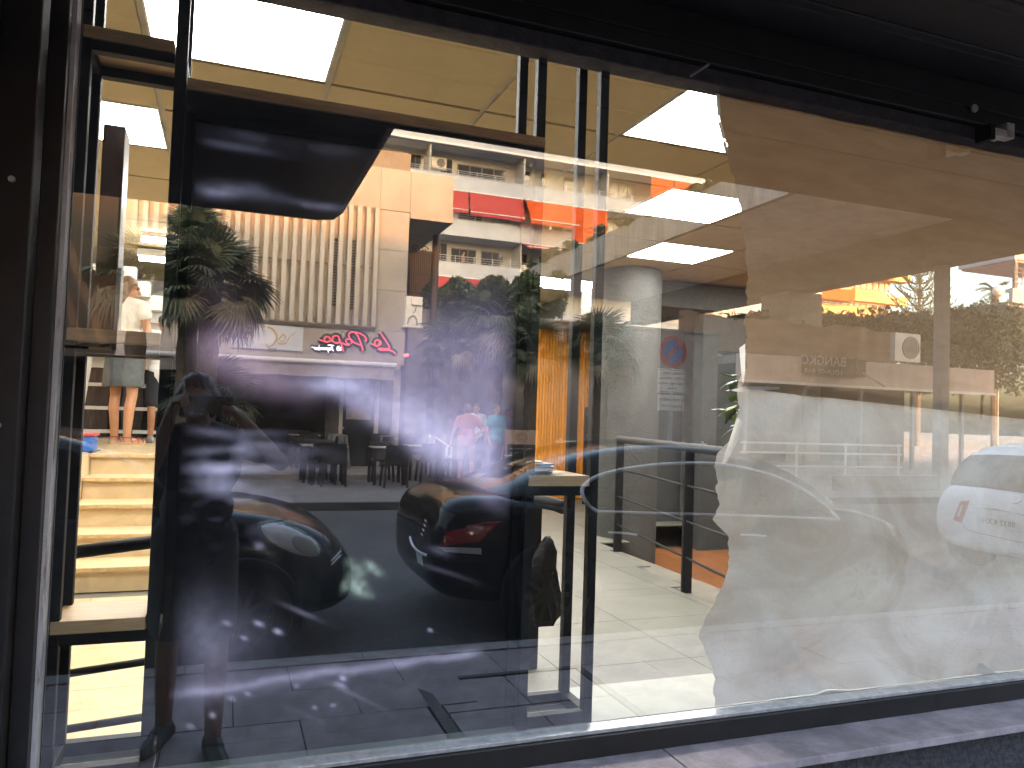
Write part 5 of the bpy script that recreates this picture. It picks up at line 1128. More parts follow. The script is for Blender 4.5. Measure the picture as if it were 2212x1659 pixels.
# ================================================================== BAR FURNITURE
m_plastic = mat('black_plastic', (0.022, 0.020, 0.022), 0.55, col2=(0.03, 0.028, 0.03), scale=8)
def make_table():
    t = thing('bar_table', 'x', 'table', (0, 0, 0), group='terrace tables of the tapas bar')
    MB().box(-.35, .35, -.35, .35, .715, .735).build('tabletop', m_plastic, t, world=False); MB().box(-.352, .352, -.352, .352, .7355, .75).build('top_panel', mat('pale_tabletop', (0.55, 0.53, 0.53), 0.45), t, world=False)
    for sx in (-1, 1):
        for s2 in (-1, 1): MB().box(sx*.31-.028, sx*.31+.028, s2*.31-.028, s2*.31+.028, 0, .714).build('leg', m_plastic, t, world=False)
    return t
def make_chair():
    t = thing('bar_chair', 'x', 'chair', (0, 0, 0), group='black chairs on the tapas bar terrace')
    MB().box(-.23, .23, -.22, .23, .43, .455).build('seat', m_plastic, t, world=False, bevel=.008)
    mb = MB(); n = 9
    for j, z in enumerate((.46, .62, .80, .83)):
        for i in range(n):
            u = i/(n-1)*2-1; mb.v.append((u*(.225 if j < 3 else .20), .23+.03*j-.05*u*u, z)); 
    for j, z in enumerate((.46, .62, .80, .83)):
        for i in range(n):
            u = i/(n-1)*2-1; mb.v.append((u*(.225 if j < 3 else .20), .255+.03*j-.05*u*u, z))
    o = 4*n
    for j in range(3): mb.f += [(j*n+i, j*n+i+1, (j+1)*n+i+1, (j+1)*n+i) for i in range(n-1)]+[(o+j*n+i+1, o+j*n+i, o+(j+1)*n+i, o+(j+1)*n+i+1) for i in range(n-1)]
    mb.f += [(3*n+i, 3*n+i+1, o+3*n+i+1, o+3*n+i) for i in range(n-1)]+[(i+1, i, o+i, o+i+1) for i in range(n-1)]
    for i in (0, n-1): mb.f += [(j*n+i, (j+1)*n+i, o+(j+1)*n+i, o+j*n+i) for j in range(3)]
    mb.build('backrest', m_plastic, t, world=False)
    for sx in (-1, 1):
        for s2 in (-1, 1): MB().bar((sx*.23, s2*.22, 0), (sx*.20, s2*.19, .43), .038, .038).build('leg', m_plastic, t, world=False)
    return t
def zdeck(Y): return 0.10 if Y > 15.0 else 0.0
t0 = make_table(); c0 = make_chair(); used = [0, 0]
def place(px, py, lab, back_lab=None, front_lab=None, side_lab=None):
    z = .75; p = atZ(px, py, z)
    if p[1] > 15: p = atZ(px, py, .85)
    x, Y = p[0]+.35, p[1]+.35
    o = t0 if used[0] == 0 else dup(t0); used[0] = 1; o.location = (x, -Y, zdeck(Y-.35)); o['label'] = lab
    for l, dx, dY, rz in ((front_lab, .02, -.62, 0), (back_lab, 0, .62, math.pi), (side_lab, .66, 0, math.pi/2)):
        if l is None: continue
        c = c0 if used[1] == 0 else dup(c0); used[1] = 1
        c.location = (x+dx, -(Y+dY), zdeck(Y+dY-.25)); c.rotation_euler = (0, 0, rz+math.pi if False else rz); c['label'] = l
place(675, 964, 'square black table nearest the street, beside the person with the phone', 'chair behind the nearest black table on the bar terrace', 'chair with its back to the street at the nearest black table')
place(655, 951, 'square black table just behind the nearest one', 'chair at the far side of the second black table', 'chair between the first and second black tables')
place(628, 939, 'square black table farthest back in the row by the photographer', 'chair at the far side of the third black table', 'chair between the second and third black tables')
place(885, 963, 'black table in front of the pink shirt, nearest the black car', 'chair behind the table nearest the pink shirt', 'chair facing the table nearest the pink shirt', 'chair beside the table nearest the pink shirt')
place(808, 956, 'black table in the middle of the mist on the screen', 'chair behind the table in the mist', 'chair in front of the table in the mist')
place(782, 941, 'black table in front of the bar door', 'chair behind the table by the bar door', 'chair in front of the table by the bar door')
def make_stool():
    t = thing('tall_stool', 'x', 'stool', (0, 0, 0), group='metal bar stools by the bar front')
    MB().box(-.16, .16, -.16, .16, .76, .79).build('seat', mat('dull_steel', (0.32, 0.31, 0.31), 0.4, .5), t, world=False)
    for sx in (-1, 1):
        for s2 in (-1, 1): MB().bar((sx*.23, s2*.23, 0), (sx*.14, s2*.14, .76), .045, .03).build('leg', mat('dull_steel', (0.32, 0.31, 0.31), 0.4, .5), t, world=False)
    MB().tube([(-.19, -.19, .3), (.19, -.19, .3), (.19, .19, .3), (-.19, .19, .3)], .012, 6, True).build('footrest', mat('dull_steel', (0.32, 0.31, 0.31), 0.4, .5), t, world=False)
    return t
s0 = make_stool(); first = True
for (px, py, Y, l) in ((726, 908, 17.3, 'metal bar stool left of the door behind the nearest tables'), (735, 915, 16.6, 'metal bar stool a little nearer than its twin by the bar wall'), (836, 912, 17.0, 'metal bar stool right in front of the bar door')):
    q = atY(px, py, Y); o = s0 if first else dup(s0); first = False; o.location = (q[0], -Y, .10); o['label'] = l
cbd = thing('chalkboard', 'wooden chalkboard stand with handwritten menu beside the turquoise shirt', 'menu board', tuple(sZ(1125, 1045, 0)))
YC = 14.3; a, b = atY(1092, 928, YC), atY(1160, 1018, YC); w_ = mat('raw_wood', (0.50, 0.36, 0.27), 0.7)
MB().box(a[0], b[0], -YC-.02, -YC+.01, a[2]-.32, a[2]).build('header_board', w_, cbd)
MB().box(a[0]+.05, b[0]-.05, -YC-.015, -YC+.005, .42, a[2]-.325).build('board', mat('blackboard', (0.03, 0.03, 0.032), 0.7, col2=(0.05, 0.05, 0.052), scale=5), cbd)
for x in (a[0], b[0]-.05): MB().bar((x+.025, -YC, 0), (x+.025, -YC, a[2]-.325), .045, .03).build('leg', w_, cbd); MB().bar((x+.025, -YC-.45, 0), (x+.025, -YC-.03, a[2]-.1), .045, .03).build('leg', w_, cbd)
mb = MB(); g_r = random.Random(2)
for r in range(5):
    x = a[0]+.12
    while x < b[0]-.2:
        l = g_r.uniform(.03, .09); mb.bar((x, -YC+.008, a[2]-.42-r*.09+g_r.uniform(-.01, .01)), (x+l, -YC+.008, a[2]-.42-r*.09+g_r.uniform(-.012, .012)), .004, .012); x += l+.025
mb.build('chalk_writing', mat('chalk', (0.55, 0.55, 0.55), 0.9), cbd)
mb = MB(); cx_, cz_ = (a[0]+b[0])/2, a[2]-.16
mb.tube([(cx_+.13*math.cos(t*.314), -YC+.012, cz_+.09*math.sin(t*.314)) for t in range(20)], .006, 5, True); mb.tube([(cx_+.09*math.cos(t*.314), -YC+.012, cz_+.05*math.sin(t*.314)) for t in range(20)], .006, 5, True)
mb.build('emblem', mat('brown_print', (0.16, 0.10, 0.08), 0.7), cbd)
wt = thing('white_table', 'white slim table beside the chalkboard stand', 'table', tuple(sZ(1150, 1020, 0)))
YW = 13.6; a, b = atY(1099, 984, YW), atY(1205, 987, YW)
MB().box(a[0], b[0]+.3, -YW-.3, -YW+.3, a[2]-.03, a[2]).build('tabletop', m_steel_w, wt); MB().box(a[0]+.02, a[0]+.07, -YW+.2, -YW+.27, 0, a[2]-.031).build('leg', m_steel_w, wt); MB().box(b[0]+.2, b[0]+.25, -YW+.2, -YW+.27, 0, a[2]-.031).build('leg', m_steel_w, wt)
MB().box(a[0]+.08, b[0]+.19, -YW+.22, -YW+.25, .25, .29).build('stretcher', m_steel_w, wt)
wc = thing('white_chair', 'white metal chair beside the man in the pink shirt', 'chair', tuple(sZ(945, 1020, 0)))
p = atZ(935, 1030, 0); x, Y = p[0], p[1]
for (dx, dy, h) in ((0, 0, .95), (.42, 0, .70), (0, .42, .95), (.42, .42, .70)): MB().box(x+dx-.022, x+dx+.022, -Y-dy-.022, -Y-dy+.022, 0, h).build('leg', m_steel_w, wc)
MB().box(x-.02, x+.44, -Y-.44, -Y+.02, .44, .47).build('seat', m_steel_w, wc); MB().bar((x, -Y, .93), (x+.42, -Y, .68), .04, .04).build('armrest', m_steel_w, wc); MB().box(x-.02, x+.02, -Y-.39, -Y-.03, .75, .92).build('backrest', m_steel_w, wc)
pc = thing('white_chair', 'small white folding chair mirrored over the round grey column', 'chair', tuple(sZ(1410, 975, 0)))
q = atY(1410, 985, 13.5)
for dx in (-.2, .2): MB().bar((q[0]+dx, -13.5, .0), (q[0]+dx*.8, -13.5, .85), .03, .03).build('leg', m_steel_w, pc); MB().bar((q[0]+dx, -13.2, .0), (q[0]+dx*.8, -13.6, .46), .03, .03).build('leg', m_steel_w, pc)
MB().box(q[0]-.2, q[0]+.2, -13.7, -13.3, .45, .475).build('seat', m_steel_w, pc); MB().box(q[0]-.17, q[0]+.17, -13.52, -13.50, .70, .85).build('backrest', m_steel_w, pc)
hl_ = thing('hanging_lamp', 'row of three small lit lamps inside the dark bar', 'lamp', tuple(sY(753, 820, 17.8)))
for px in (746, 752, 759): MB().cyl(sY(px, 816, 17.8), sY(px-.5, 824, 17.8), .022, n=8).build('bulb', emission('warm_bulb', (1, .85, .75), 2.2), hl_)
MB().bar(sY(744, 814.5, 17.8), sY(761, 815, 17.8), .03, .02).build('rail', m_black, hl_)
tl_ = thing('red_lamp', 'two tiny red lamps at the corner of the concrete building', 'lamp', tuple(sY(877, 767, 16.7)))
for px in (875, 880): mbg = MB(); mbg.add(*_sphere(sY(px, 768-.3*(px-875), 16.7), (.035,)*3, 10, 7)); mbg.build('bulb', emission('red_bulb', (1, .05, .05), 2.0), tl_)
MB().bar(sY(872, 770, 16.8), sY(883, 769, 16.8), .05, .03).build('bracket', m_black, tl_)

# ================================================================== CARS
def paint(name, c, rough=.12): return mat(name, c, rough, 0.0, tuple(x*.9 for x in c), 3, coat=0.0, spec=.17)
m_tyre = mat('tyre_rubber', (0.02, 0.02, 0.02), 0.85); m_rim = mat('alloy_rim', (0.05, 0.05, 0.053), 0.5, .2); m_chrome = mat('whitened_chrome', (0.90, 0.90, 0.92), 0.25, 0.25, (0.86, 0.86, 0.88), 5)  # chrome is near-white, standing in for the sky it would mirror
m_carglass = mat('car_window', (0.012, 0.013, 0.015), 0.04, spec=.2); m_well = mat('wheel_well', (0.006, 0.006, 0.006), 0.95)
def loft(secs, close=True):
    mb = MB(); n = len(secs[0])
    for s in secs: mb.v += [tuple(map(float, p)) for p in s]
    for i in range(len(secs)-1): mb.f += [(i*n+k, i*n+(k+1) % n, (i+1)*n+(k+1) % n, (i+1)*n+k) for k in range(n)]
    if close: mb.f += [tuple(range(n-1, -1, -1)), tuple((len(secs)-1)*n+k for k in range(n))]
    return mb
def subdiv(me, lv=2):
    o = bpy.data.objects.new('tmp', me); COL.objects.link(o); s = o.modifiers.new('s', 'SUBSURF'); s.levels = lv; s.render_levels = lv
    dg = bpy.context.evaluated_depsgraph_get(); out = bpy.data.meshes.new_from_object(o.evaluated_get(dg)); bpy.data.objects.remove(o)
    out.polygons.foreach_set('use_smooth', [True]*len(out.polygons)); return out
def car(name, label, x0, yc, zr, lower, cabin, wheels, pmat, wr=.31, well_r=None):
    """x0: rear end, yc: middle line (real y), zr: road height."""
    t = thing(name, label, 'car', (x0, yc, zr))
    def lsec(s, w, zb, zt):
        h = zt-zb; half = [(0, zb), (w*.80, zb), (w*.965, zb+.16*h), (w, zb+.45*h), (w*.985, zb+.70*h), (w*.90, zt-.05*h), (w*.72, zt+.005), (0, zt+.035)]
        pts = [(x0+s, yc-y, zr+z) for y, z in half]+[(x0+s, yc+y, zr+z) for y, z in half[-2:0:-1]]
        return pts
    me = subdiv(loft([lsec(*q) for q in lower]).mesh('body')); me.materials.clear()
    body = link('body', me, pmat, t)
    def csec(s, wb, zb, wt, zt):
        half = [(0, zb-.06), (wb, zb-.06), (wb*.99, zb+.02), ((wb+wt)/2+.02, (zb+zt)/2), (wt+.02, zt-.03), (wt*.86, zt), (0, zt+.025)]
        return [(x0+s, yc-y, zr+z) for y, z in half]+[(x0+s, yc+y, zr+z) for y, z in half[-2:0:-1]]
    m2 = subdiv(loft([csec(*q) for q in cabin]).mesh('cabin')); m2.materials.clear(); m2.materials.append(m_carglass); m2.materials.append(pmat)
    zt_max = max(q[4] for q in cabin)
    for p in m2.polygons:
        if p.normal.z > .72 and (p.center.z-zr) > zt_max-.16: p.material_index = 1
    link('cabin', m2, None, t)
    bv = BVHTree.FromPolygons([v.co for v in me.vertices], [p.vertices for p in me.polygons]); cv = BVHTree.FromPolygons([v.co for v in m2.vertices], [p.vertices for p in m2.polygons])
    for s in wheels:
        for sd in (-1, 1):
            yo = yc+sd*(max(q[1] for q in lower)-.005); c = (x0+s, yo, zr+wr)
            ra = MB().lathe([(wr*1.02, -.09), (wr*1.18, -.09), (wr*1.18, .0), (wr*1.15, .006), (wr*1.02, .0)], (0, 0, 0), 36).mesh('wheel_arch', True); ra.transform(Matrix.Translation((c[0], yo-sd*.010, c[2]+.02)) @ Matrix.Rotation(math.pi/2, 4, 'X')); link('wheel_arch', ra, m_well, t)
            MB().cyl((c[0], yo-sd*.10, c[2]), (c[0], yo-sd*.085, c[2]), wr*1.03, n=32).build('wheel_well', m_well, t)
            tag(None) if False else None
            w = MB().lathe([(wr*.62, -.11), (wr*.93, -.115), (wr, -.08), (wr, .08), (wr*.93, .115), (wr*.62, .11)], (0, 0, 0), 36).mesh('tyre', True)
            R_ = Matrix.Translation((c[0], yo-sd*.112, c[2])) @ Matrix.Rotation(math.pi/2, 4, 'X'); w.transform(R_); wh = link('wheel', w, m_tyre, t)
            mb = MB(); yy = yo-sd*.035
            for k in range(10):
                a = k*math.pi/5; mb.bar((c[0]+.05*math.cos(a), yy, c[2]+.05*math.sin(a)), (c[0]+wr*.62*math.cos(a), yy-sd*.0, c[2]+wr*.62*math.sin(a)), .03, .022, up=(0, 1, 0))
            mb.cyl((c[0], yy-.02, c[2]), (c[0], yy+.02, c[2]), .06, n=14); mb.tube([(c[0]+wr*.63*math.cos(k*.2618), yy, c[2]+wr*.63*math.sin(k*.2618)) for k in range(24)], .016, 6, True)
            mb.build('rim', m_rim, wh)
            MB().cyl((c[0], yo-sd*.083, c[2]), (c[0], yo-sd*.06, c[2]), wr*.5, n=24).build('brake_disc', m_well, wh)
    return t, bv, cv
ME = Vector((0, 1.73, 1.5))
def mray(px, py): d = ray(px, py); return Vector((d[0], -d[1], d[2])).normalized()
def patch(bv, quad, m, name, parent, off=.006, nu=14, nv=8, cv=None):
    """lamp, plate or panel laid on the body: bilinear grid between four sight lines, each point dropped on the surface"""
    vs = []
    a, b, c, d = [np.array(q, float) for q in quad]; last = None
    for j in range(nv):
        for i in range(nu):
            u, v = i/(nu-1), j/(nv-1); p = (a*(1-u)+b*u)*(1-v)+(d*(1-u)+c*u)*v
            r = mray(*p); hit = bv.ray_cast(ME, r)
            h2 = cv.ray_cast(ME, r) if cv else None
            if hit[0] is None or (h2 and h2[0] is not None and h2[3] < hit[3]): hit = h2 if (h2 and h2[0] is not None) else hit
            if hit[0] is None: vs.append(None); continue
            vs.append(tuple(hit[0]-r*off))
    F = []
    for j in range(nv-1):
        for i in range(nu-1):
            q = (j*nu+i, j*nu+i+1, (j+1)*nu+i+1, (j+1)*nu+i)
            if all(vs[k] is not None for k in q) and max((Vector(vs[q[0]])-Vector(vs[k])).length for k in q) < .35: F.append(q)
    if not F: return None
    ids = sorted({k for q in F for k in q}); mp = {k: i for i, k in enumerate(ids)}
    mb = MB(); mb.v = [vs[k] for k in ids]; mb.f = [tuple(mp[k] for k in q) for q in F]
    return mb.build(name, m, parent, smooth=True, fix=False)
def ell(bv, c, a, b, m, name, parent, off, nr=7, na=28):
    vs = []; c = np.array(c, float); a = np.array(a, float); b = np.array(b, float)
    for i in range(nr):
        for k in range(na):
            t = k*2*math.pi/na; p = c+(a*math.cos(t)+b*math.sin(t))*(i+.001)/(nr-1); r = mray(*p); h = bv.ray_cast(ME, r)
            if h[0] is None: return None
            vs.append(tuple(h[0]-r*(off*(1 if i < nr-1 else .2))))
    mb = MB(); mb.v = vs; mb.f = [(i*na+k, i*na+(k+1) % na, (i+1)*na+(k+1) % na, (i+1)*na+k) for i in range(nr-1) for k in range(na)]
    return mb.build(name, m, parent, smooth=True, fix=False)
def line_on(bv, pts, r, m, name, parent, off=.004, cv=None, k=6):
    out = []
    for p in smooth_pts(pts, k):
        rr = mray(*p); best = None
        for t in (bv, cv):
            if t is None: continue
            h = t.ray_cast(ME, rr)
            if h[0] is not None and (best is None or h[3] < best[3]): best = h
        if best is not None: out.append(best[0]-rr*off)
    if len(out) > 1: return MB().tube([tuple(p) for p in out], r, 6).build(name, m, parent, smooth=True)
ROADZ = -0.12
blk = paint('black_car_paint', (0.006, 0.006, 0.008))
sed, sbv, scv = car('parked_car', 'black saloon with red tail lamps parked along the near kerb', 1.42, -4.30, ROADZ,
    [(0.0, .52, .50, .74), (.02, .70, .36, .84), (.10, .80, .28, .97), (.26, .86, .23, 1.02), (.6, .90, .21, 1.02), (1.2, .915, .20, .97), (2.2, .915, .20, .94), (3.2, .91, .20, .91), (3.7, .90, .20, .90), (4.1, .87, .21, .83), (4.4, .78, .25, .72), (4.55, .60, .34, .62), (4.6, .40, .40, .56)],
    [(.42, .66, 1.0, .60, 1.01), (.72, .74, .99, .60, 1.13), (1.1, .80, .97, .59, 1.30), (1.55, .82, .94, .60, 1.40), (2.2, .83, .92, .60, 1.43), (2.8, .82, .91, .60, 1.38), (3.3, .80, .90, .62, 1.18), (3.8, .70, .90, .62, .92)], (.82, 3.72), blk, .32)
m_tail = mat('red_lamp_glass', (0.25, 0.008, 0.012), 0.08, coat=1.0); m_clear = mat('clear_lamp_glass', (0.55, 0.55, 0.56), 0.08, coat=1.0, spec=.8)
line_on(sbv, [(1290, 1105), (1400, 1108), (1550, 1112), (1740, 1119), (1812, 1122)], .012, m_chrome, 'window_trim', sed, cv=scv)
line_on(sbv, [(1290, 1105), (1272, 1092), (1258, 1068), (1262, 1048), (1290, 1029), (1340, 1015), (1400, 1006), (1450, 1002), (1530, 1001), (1600, 1010), (1680, 1032), (1740, 1062), (1785, 1095), (1812, 1122)], .016, m_chrome, 'window_trim', sed, cv=scv)
for (a, b) in (((1314, 1150), (1376, 1155)), ((1600, 1155), (1655, 1158))): line_on(sbv, [a, ((a[0]+b[0])/2, (a[1]+b[1])/2-1), b], .009, m_chrome, 'door_handle', sed, off=.02)
patch(sbv, [(964, 1148), (1078, 1127), (1036, 1170), (950, 1180)], m_tail, 'tail_lamp', sed)
patch(sbv, [(945, 1181), (1040, 1184), (1040, 1198), (962, 1192)], m_clear, 'reversing_lamp', sed)
line_on(sbv, [(1010, 1137), (1050, 1130), (1080, 1128)], .006, mat('red_lamp_strip', (0.5, 0.01, 0.02), 0.2), 'lamp_strip', sed, .008)
patch(sbv, [(898, 1190), (911, 1196), (914, 1222), (902, 1214)], mat('number_plate_white', (0.6, 0.6, 0.6), 0.5), 'number_plate', sed, .008)
line_on(sbv, [(886, 1160), (892, 1178), (905, 1192), (922, 1200)], .012, m_chrome, 'bumper_trim', sed)
line_on(sbv, [(940, 1278), (960, 1292), (985, 1304)], .010, m_chrome, 'exhaust_trim', sed, .01)
for k, (px, py) in enumerate(((918, 1123), (916, 1133), (913, 1143), (910, 1153))): line_on(sbv, [(px, py), (px+3, py+4)], .006, m_chrome, 'badge_letter', sed, .006, k=2)
for pts in ([(922, 1200), (940, 1204), (975, 1212), (1040, 1214)], [(1120, 1110), (1105, 1130), (1098, 1160)], [(1470, 1020), (1476, 1115), (1482, 1260)]): line_on(sbv, pts, .004, m_well, 'panel_gap', sed, .001, cv=scv)
line_on(sbv, [(925, 1068), (938, 1080), (965, 1100), (1000, 1110), (1060, 1108)], .006, blk, 'spoiler_lip', sed, .004)
navy = paint('dark_blue_car_paint', (0.012, 0.014, 0.024))
hat, hbv, hcv = car('parked_car', 'small dark blue hatchback with large round headlamp behind the person with the phone', -2.92, -4.20, ROADZ,
    [(0, .60, .40, .80), (.1, .76, .28, .95), (.5, .82, .22, 1.0), (1.4, .84, .20, .98), (2.4, .84, .20, .96), (2.85, .83, .20, .96), (3.2, .82, .20, .92), (3.5, .79, .22, .84), (3.68, .72, .25, .72), (3.79, .55, .30, .58), (3.82, .34, .35, .50)],
    [(.05, .66, .95, .55, 1.0), (.25, .74, .95, .60, 1.40), (.9, .76, .95, .60, 1.46), (1.7, .76, .94, .60, 1.47), (2.2, .75, .93, .60, 1.36), (2.75, .72, .92, .62, 1.08), (3.0, .64, .92, .58, .93)], (.62, 3.08), navy, .30)
ell(hbv, (627, 1166), (64, 31), (14, -22), m_clear, 'headlamp', hat, .010)
ell(hbv, (627, 1166), (70, 34), (17, -25), mat('headlamp_shell', (0.05, 0.05, 0.055), 0.2, coat=1), 'headlamp_rim', hat, .005)
ell(hbv, (660, 1178), (30, 19), (12, -16), mat('headlamp_bulb_glass', (0.36, 0.36, 0.34), 0.15, coat=1), 'headlamp_lens', hat, .016)
patch(hbv, [(715, 1205), (737, 1180), (741, 1200), (722, 1228)], mat('grille_black', (0.01, 0.01, 0.01), 0.5), 'grille', hat, .006)
for pts in ([(668, 1215), (690, 1190), (700, 1160), (680, 1120), (640, 1085), (600, 1068)], [(535, 1140), (570, 1132), (620, 1122)]): line_on(hbv, pts, .004, m_well, 'panel_gap', hat, .001)
for k in range(2): line_on(hbv, [(716, 1212+8*k), (736, 1190+9*k)], .006, m_chrome, 'grille_bar', hat, .01, k=3)
wht = paint('white_car_paint', (0.62, 0.62, 0.64))
whc, wbv, wcv = car('parked_car', 'white hatchback seen from the rear through the torn paper', 7.95, -4.32, ROADZ,
    [(0.0, .70, .36, .70), (.02, .80, .30, .80), (.07, .85, .25, .96), (.25, .87, .22, 1.02), (1.2, .86, .2, .98), (2.4, .86, .2, .95), (3.1, .84, .2, .92), (3.6, .76, .24, .75), (3.9, .5, .32, .55)],
    [(.08, .76, .95, .72, .99), (.28, .79, .96, .67, 1.30), (.55, .80, .96, .65, 1.47), (1.6, .78, .95, .62, 1.5), (2.3, .76, .93, .62, 1.38), (3.0, .70, .92, .62, .98)], (.62, 3.1), wht, .30)
Uz = lambda x, y: ((3400+x/2.0734)*.57604, (1500+y/2.0734)*.57604)
patch(wbv, [Uz(598, 672), Uz(820, 470), Uz(960, 455), Uz(960, 735)], m_carglass, 'rear_window', whc, .012, 16, 12, wcv)
patch(wbv, [Uz(415, 790), Uz(490, 780), Uz(428, 958), Uz(360, 930)], mat('rose_lamp_glass', (0.40, 0.06, 0.06), 0.1, coat=1), 'tail_lamp', whc, .008, cv=wcv)
patch(wbv, [Uz(425, 818), Uz(440, 812), Uz(412, 905), Uz(388, 900)], m_clear, 'lamp_strip', whc, .016, cv=wcv)
patch(wbv, [Uz(570, 842), Uz(700, 845), Uz(980, 920), Uz(975, 900)], m_grayfr, 'plate_garnish', whc, .010, cv=wcv)
patch(wbv, [Uz(560, 868), Uz(935, 950), Uz(925, 1045), Uz(540, 968)], mat('number_plate_white', (0.6, 0.6, 0.6), 0.5), 'number_plate', whc, .010, cv=wcv)
pc_ = Uz(735, 955); h = wbv.ray_cast(ME, mray(*pc_))
if h[0] is not None:
    lettering('plate_lettering', '8832 KXH', .085, m_ink, whc, (h[0].x-.045, h[0].y, h[0].z), 'west', .002, spacing=1.05)
line_on(wbv, [Uz(440, 960), Uz(480, 1010), Uz(700, 1065), Uz(930, 1115)], .006, m_grayfr, 'panel_gap', whc, .002, cv=wcv)
line_on(wbv, [Uz(330, 1130), Uz(420, 1165), Uz(700, 1235), Uz(930, 1290)], .012, m_steel_w, 'bumper_trim', whc, .006, cv=wcv)
line_on(wbv, [Uz(820, 790), Uz(815, 760), Uz(850, 745), Uz(885, 765), Uz(870, 790), Uz(835, 798), Uz(818, 785)], .008, m_chrome, 'badge', whc, .012, cv=wcv)
# ================================================================== PEOPLE
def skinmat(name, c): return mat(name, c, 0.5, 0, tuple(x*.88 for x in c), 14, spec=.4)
def hand_shapes(wr, d, nrm, side, s=1.0, curl=.5, fr=.0085):
    """palm, four unequal bent fingers, thumb; d points along the hand, nrm out of the palm, side +1 right / -1 left."""
    d = np.array(d, float); d /= np.linalg.norm(d); nrm = np.array(nrm, float); nrm -= d*np.dot(nrm, d); nrm /= np.linalg.norm(nrm)
    w = np.cross(d, nrm)*side; wr = np.array(wr, float); sh = []
    sh.append(('c', wr, .026*s, wr+d*.045*s, .027*s)); 
    for k in (-1, 0, 1): sh.append(('c', wr+d*.03*s+w*k*.016*s, .017*s, wr+d*.085*s+w*k*.022*s, .0125*s))
    for k, L in zip((-1.5, -.5, .5, 1.5), (.060, .074, .078, .070)):
        a = wr+d*.088*s+w*k*.0185*s; b = a+(d*math.cos(curl*.6)+nrm*math.sin(curl*.6))*L*.5*s+w*k*.002; c = b+(d*math.cos(curl*1.7)+nrm*math.sin(curl*1.7))*L*.5*s
        sh += [('c', a, fr*s*1.05, b, fr*s), ('c', b, fr*s, c, fr*s*.82)]
    t0_ = wr+d*.025*s+w*.024*s; t1 = t0_+(w*.7+d*.6+nrm*.25)*.042*s; t2 = t1+(w*.15+d*.9+nrm*.3)*.032*s
    sh += [('c', t0_, .014*s, t1, .0115*s), ('c', t1, .011*s, t2, .009*s)]
    return sh
def person(label, loc, rz, H, J, skin, shirt, bottom, hair, shoes, group=None, fat=1.0, female=False, hair_len=0.0, sleeve=.55, bottom_kind='shorts', look=0.0, tilt=0.0, voxel=.009, curl=.5, hand_n=None, shirt_len=.90, bare_foot=False):
    k = H/1.70
    P = dict(pelvis=(0, 0, .95), waist=(0, .01, 1.08), chest=(0, .0, 1.27), neck=(0, -.015, 1.44), head=(0, .02, 1.575),
             hipR=(.09, 0, .90), kneeR=(.10, .015, .49), ankR=(.10, -.02, .085), hipL=(-.09, 0, .90), kneeL=(-.10, .015, .49), ankL=(-.10, -.02, .085), toeR=(.12, .15, .03), toeL=(-.12, .15, .03),
             shR=(.185, -.01, 1.385), elR=(.235, -.03, 1.11), wrR=(.235, .05, .87), shL=(-.185, -.01, 1.385), elL=(-.235, -.03, 1.11), wrL=(-.235, .05, .87))
    P.update(J); P = {a: np.array(b, float)*k for a, b in P.items()}
    t = thing('person', label, 'person', loc, rz, group)
    R = lambda r: r*k
    sw = .93 if female else 1.0
    def legs(rt, rk, ra):
        o = []
        for s in 'RL':
            h, n, a = P['hip'+s], P['knee'+s], P['ank'+s]; calf = n+(a-n)*.30+np.array([0, -.018*k, 0])
            o += [('c', h, R(rt), n, R(rk)), ('c', n, R(rk), calf, R(rk*1.02)), ('c', calf, R(rk*1.02), a, R(ra))]
        return o
    def torso(g=1.0):
        return [('e', P['pelvis'], (R(.165*g*fat), R(.115*g*fat), R(.12))), ('e', P['waist'], (R(.14*g*fat), R(.105*g*fat*fat), R(.14))), ('e', P['chest'], (R(.165*g*sw*fat), R(.115*g*fat), R(.17))),
                ('c', P['chest']+np.array([0, 0, .02*k]), R(.10*g), P['shR']*.82+P['chest']*.18, R(.062*g)), ('c', P['chest']+np.array([0, 0, .02*k]), R(.10*g), P['shL']*.82+P['chest']*.18, R(.062*g)),
                ('c', P['shL']*.9+P['neck']*.1, R(.052*g), P['neck'], R(.052*g)), ('c', P['shR']*.9+P['neck']*.1, R(.052*g), P['neck'], R(.052*g))]
    def arms(r0=.050, r1=.038, r2=.027):
        o = []
        for s in 'RL': o += [('c', P['sh'+s], R(r0), P['el'+s], R(r1)), ('c', P['el'+s], R(r1), P['el'+s]*.65+P['wr'+s]*.35, R(r1*.98)), ('c', P['el'+s]*.65+P['wr'+s]*.35, R(r1*.98), P['wr'+s], R(r2))]
        return o
    hd = P['head']; cl, sl = math.cos(look), math.sin(look); ct, st_ = math.cos(tilt), math.sin(tilt)
    def hp(x, y, z):       # head frame: turn about z by look, nod by tilt
        y, z = y*ct-z*st_, y*st_+z*ct
        return hd+np.array([x*cl-y*sl, x*sl+y*cl, z])*k
    face = [('e', hp(0, -.012, .03), (R(.076), R(.086), R(.086))), ('e', hp(0, .015, -.035), (R(.060), R(.068), R(.072))), ('e', hp(0, .045, -.085), (R(.030), R(.026), R(.026))),
            ('c', hp(0, .088, .005), R(.010), hp(0, .106, -.028), R(.014)), ('e', hp(.074, -.005, -.01), (R(.014), R(.018), R(.030))), ('e', hp(-.074, -.005, -.01), (R(.014), R(.018), R(.030))),
            ('c', hp(-.02, .088, -.062), R(.009), hp(.02, .088, -.062), R(.009)), ('c', hp(-.045, .078, .028), R(.010), hp(.045, .078, .028), R(.010)),
            ('c', P['neck']-np.array([0, 0, .04*k]), R(.056), hp(0, -.01, -.06), R(.052))]
    body = face+arms()+legs(.080, .050, .036)
